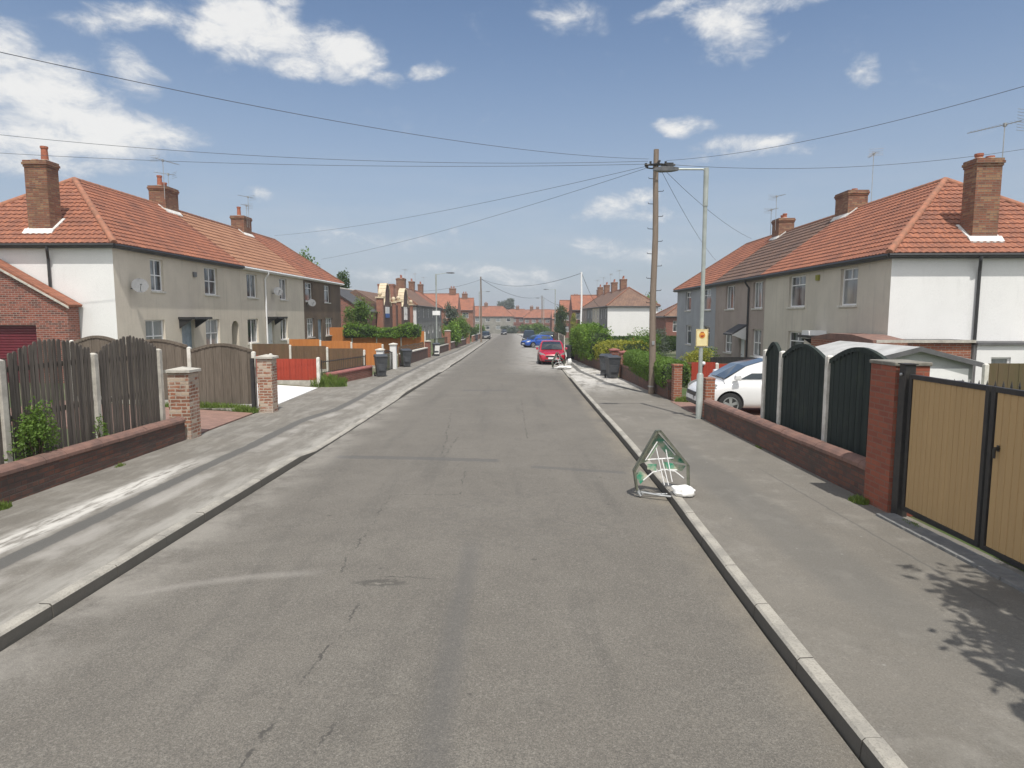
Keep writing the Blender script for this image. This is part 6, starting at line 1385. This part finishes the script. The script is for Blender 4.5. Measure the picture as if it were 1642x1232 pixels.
farrow(MF, 28.5, 3, 3.6, 3.9, 6.7, -2.6, ('wall_fargrey', 'wall_fargrey', 'wall_fargrey'), ('tile_far_brown', 'tile_far_brown', 'tile_far_red'),
       ['grey terraced house with white gable wall and brown roof, first beyond the curved brick gables', 'grey terraced house with brown roof, second beyond the curved brick gables', 'grey terraced house with reddish roof behind the left street lamp, third beyond the curved gables'], G_FL)
MF = frame2((12.3, 84), (12.6, 118), False)
farrow(MF, 34, 4, 3.25, 3.75, 6.25, -2.8, ('wall_fargrey', 'wall_grey', 'wall_fargrey', 'wall_pink'), 'tile_far_brown',
       ['white gabled end house with brown hipped roof left of the tall telegraph pole', 'second house of the brown roofed right row, counted from the white gable', 'third house of the brown roofed right row, counted from the white gable', 'last house of the brown roofed right row, farthest from its white gable'], G_FR)
MX = lambda X0, Y0: (lambda s, d, z: Vector((X0 + s, Y0 + d, z)))
def one(label, M, s0, s1, w, ze, zr, zb, wall, roof, near=False, far=False, nw=3, hc=1.0, name='brick_house', low=None, chx=.5, gabn=True):
    o = []
    for k in range(nw):
        c = s0 + (s1 - s0) * (k + .5) / nw
        o += [('w', c - .7, c + .7, ze - 1.7, ze - .5, 'top'), ('w', c - .7, c + .7, ze - 4.2, ze - 2.9, 'top')]
    m = s0 + (s1 - s0) * chx
    return house(name, label, M, s0, s1, w, ze, zr, zb, (wall, wall, roof), near=near, far=far, ops=o, chim=[dict(b=(m - .6, m + .6, w - .4, w + .4, zr - .5, zr + hc), pots=((.3, .5, .4), (.7, .5, .4)))], detail=False, gab=gabn)
one('brick house with bright orange roof turned towards the camera, behind the left street lamp', MX(-22, 119), 0, 12.1, 3.6, 3.75, 6.6, -2.9, 'brick_orange', 'tile_far_orange', nw=4, chx=.9)
one('brick house with red roof turned towards the camera, just left of the far telegraph pole', MX(-22, 141), 0, 13.6, 3.6, 3.7, 6.4, -3.2, 'brick_orange', 'tile_far_red', nw=4, chx=.85)
one('brick house with brown red roof end on, next to the brown roofed right row', MX(11.0, 119.2), 0, 11, 3.5, 3.55, 6.35, -2.9, 'brick_red', 'tile_far_red', nw=4)
one('brick house with red roof end on, behind the dark evergreen on the right', MX(10.5, 141), 0, 12, 3.4, 3.2, 5.9, -3.2, 'brick_red', 'tile_far_red', nw=4, chx=.3)
one('low brown hipped house seen in the gap behind the telegraph pole and the lamp post', MX(17.0, 72), 0, 9, 2.7, 2.45, 4.25, -2.2, 'brick_red', 'tile_far_brown', near=True, far=True, nw=3, hc=.5)
one('grey terraced house on the left just before the bend of the street', frame2((-10.2, 150), (-11.0, 182), True), 0, 30, 3.5, 3.2, 5.9, -3.4, 'wall_fargrey', 'tile_far_red', near=True, far=True, nw=7, name='terraced_house')
one('wide cream terrace with orange roof facing up the street at its left end', MX(-30, 214), 0, 30.5, 3.6, 2.3, 5.7, -4.2, 'wall_farcream', 'tile_far_red', far=True, nw=9, name='terraced_house', chx=.7)
one('small brown brick house between the two terraces at the end of the street', MX(-.6, 232), 0, 5.2, 3.0, 2.0, 4.9, -4.3, 'brick_red', 'tile_far_red', nw=2, name='brick_house')
one('terrace with orange roof facing up the street at its end, middle part', MX(4.0, 224), 0, 9.4, 3.4, 1.8, 4.7, -4.3, 'brick_red', 'tile_far_red', near=True, nw=4, name='terraced_house', chx=.3)
one('terrace with bright orange roof facing up the street, right part behind the evergreen', MX(13.5, 220), 0, 14, 3.4, 1.5, 4.5, -4.3, 'brick_orange', 'tile_far_orange', far=True, nw=5, name='terraced_house', chx=.5)
one('far pale terrace showing above the end of the street', MX(-16, 262), 0, 44, 4.0, 1.9, 5.0, -4.3, 'wall_farcream', 'tile_far_red', near=True, far=True, nw=10, name='terraced_house', chx=.6)

def hall():
    root = thing('brick_hall', 'low red brick building with dark slate roof, gable end facing the camera on the left', 'building', (-17.3, 61.5, -.8))
    xr, xl, y0, y1, xa = -13.95, -20.7, 61.5, 77.5, -17.3; ze, za, zb = 2.95, 5.15, -1.6
    mb = MB()
    for y in (y0, y1): mb.face([(xl, y, zb), (xr, y, zb), (xr, y, ze), (xa, y, za), (xl, y, ze)])
    for x in (xl, xr): mb.face([(x, y0, zb), (x, y1, zb), (x, y1, ze), (x, y0, ze)])
    mb.build('wall', 'brick_garage', root); mb = MB()
    for sg, x in ((1, xr), (-1, xl)):
        k = (za - ze) / abs(xa - x); e = x + sg * .2
        mb.prism([(xa, y0 - .15, za), (e, y0 - .15, ze - .2 * k), (e, y0 - .15, ze - .2 * k + .1), (xa, y0 - .15, za + .1)], (0, y1 - y0 + .3, 0))
    rf = mb.build('roof', 'slate', root)
    mb = MB(); mb.tube([(xa, y0 - .15, za + .1), (xa, y1 + .15, za + .1)], .1, 8); mb.build('ridge_tiles', 'mortar', rf)
    mb = MB(); mb.tube([(xr + .22, y0 - .2, ze - .12), (xr + .22, y1, ze - .12)], .06, 6); mb.build('gutter', 'black', root)
hall()
def dutch():
    root = thing('brick_hall', 'ornate dark brick building with two curved gables edged in cream stone and ball topped piers', 'building', (-13.5, 77, -1.1))
    X0 = -13.55
    mb = MB(); mb.box((-19, 67.5, -2.2), (X0, 87.4, 3.75))
    def outline(yc, hw, zt, z0): 
        P = [(yc - hw, z0), (yc - hw, z0 + .25), (yc - hw * .92, z0 + .45)]
        for k in range(13): a = math.pi - math.pi * k / 12; P.append((yc + hw * .74 * math.cos(a), z0 + .7 + (zt - z0 - .7) * math.sin(a)))
        return P + [(yc + hw * .92, z0 + .45), (yc + hw, z0 + .25), (yc + hw, z0)]
    GB = [(70.3, 2.0, 5.85), (82.2, 2.3, 5.8)]
    for yc, hw, zt in GB: mb.prism([(X0 + .12, y, z) for y, z in outline(yc, hw, zt, 3.0)], (-.5, 0, 0)); mb.box((X0, yc - hw, -2.2), (X0 + .12, yc + hw, 3.0))
    mb.build('wall', 'brick_dark', root)
    for yc, hw, zt in GB:
        P = outline(yc, hw, zt, 3.3); mb = MB()
        for a, b in zip(P[1:], P[2:-1]):
            d = Vector((0, b[0] - a[0], b[1] - a[1])).normalized(); n = Vector((0, -d.z, d.y)) * .14
            mb.prism([(X0 + .22, a[0], a[1]), (X0 + .22, b[0], b[1]), (X0 + .22, b[0] + n.y, b[1] + n.z), (X0 + .22, a[0] + n.y, a[1] + n.z)], (-.75, 0, 0))
        mb.build('gable_coping', 'stone', root)
    for y, z, s_ in ((67.0, 4.3, .65), (74.2, 3.95, .5), (77.8, 4.15, .65), (86.9, 3.9, .5)):
        mb = MB(); mb.box((X0 - s_ + .35, y - s_ / 2, -2.2), (X0 + .35, y + s_ / 2, z)); pr_ = mb.build('pier', 'brick_orange', root)
        mb = MB(); mb.box((X0 - s_ + .25, y - s_ / 2 - .1, z + .002), (X0 + .45, y + s_ / 2 + .1, z + .14)); mb.tube([(X0 + .35 - s_ / 2, y, z + .14), (X0 + .35 - s_ / 2, y, z + .26)], .1, 8); mb.sphere((X0 + .35 - s_ / 2, y, z + .46), .24, 12); mb.build('ball_finial', 'stone', pr_)
    Mw = lambda s, d, z: Vector((X0 + .12 - d, 67.5 + s, z))
    for s0, z0, z1 in ((1.6, -.3, 1.1), (3.4, -.3, 1.1), (13.2, -.3, 1.1), (15.2, -.3, 1.1), (13.6, 2.0, 3.6), (15.0, 2.0, 3.6)):
        window(Mw, root, s0, s0 + .9, z0, z1, 'mid', 'glass', -.06, sill=False)
    for s0, z0, z1 in ((7.2, 1.4, 3.0), (8.6, -.4, 1.2)): window(lambda s, d, z: Vector((X0 - d, 67.5 + s, z)), root, s0, s0 + .9, z0, z1, 'mid', 'glass', -.06, sill=False)
    mb = MB(); mb.box((X0 + .14, 69.2, 2.75), (X0 + .2, 71.2, 3.45)); mb.build('sign_board', 'upvc', root)
    mb = MB(); mb.box((X0 + .14, 69.2, 2.3), (X0 + .2, 71.2, 2.745)); mb.build('sign_board', 'bluesign', root)
    mb = MB(); mb.prism([(-19, 67.6, 3.76), (X0 - .3, 67.6, 3.76), (-16.2, 67.6, 5.2)], (0, 19.6, 0)); mb.build('roof', 'tile_far_brown', root)
    chimney(lambda s, d, z: Vector((s, d, z)), root, -16.3, -14.4, 79.5, 81.0, 3.9, 6.35, pots=(), mat='brick_orange')
    chimney(lambda s, d, z: Vector((s, d, z)), root, -15.1, -14.0, 85.4, 86.6, 3.7, 7.35, pots=((.5, .5, .4),), mat='brick_chimney')
dutch()
bpy.context.view_layer.update()

# ---------------------------------------------------------------- thin summer haze
hm = bpy.data.materials.new('haze'); hm.use_nodes = True; hm.node_tree.nodes.clear(); q = NT(hm.node_tree)
pv_ = q.new('ShaderNodeVolumePrincipled'); pv_.inputs['Color'].default_value = (.86, .90, .96, 1); pv_.inputs['Density'].default_value = HAZE; pv_.inputs['Anisotropy'].default_value = .2
ho = q.new('ShaderNodeOutputMaterial'); q.l.new(pv_.outputs[0], ho.inputs['Volume']); MT['haze'] = hm
mb = MB(); mb.box((-1600, -450, -5.0), (1600, 2600, 17.0)); props(mb.build('haze', 'haze'), kind='stuff')
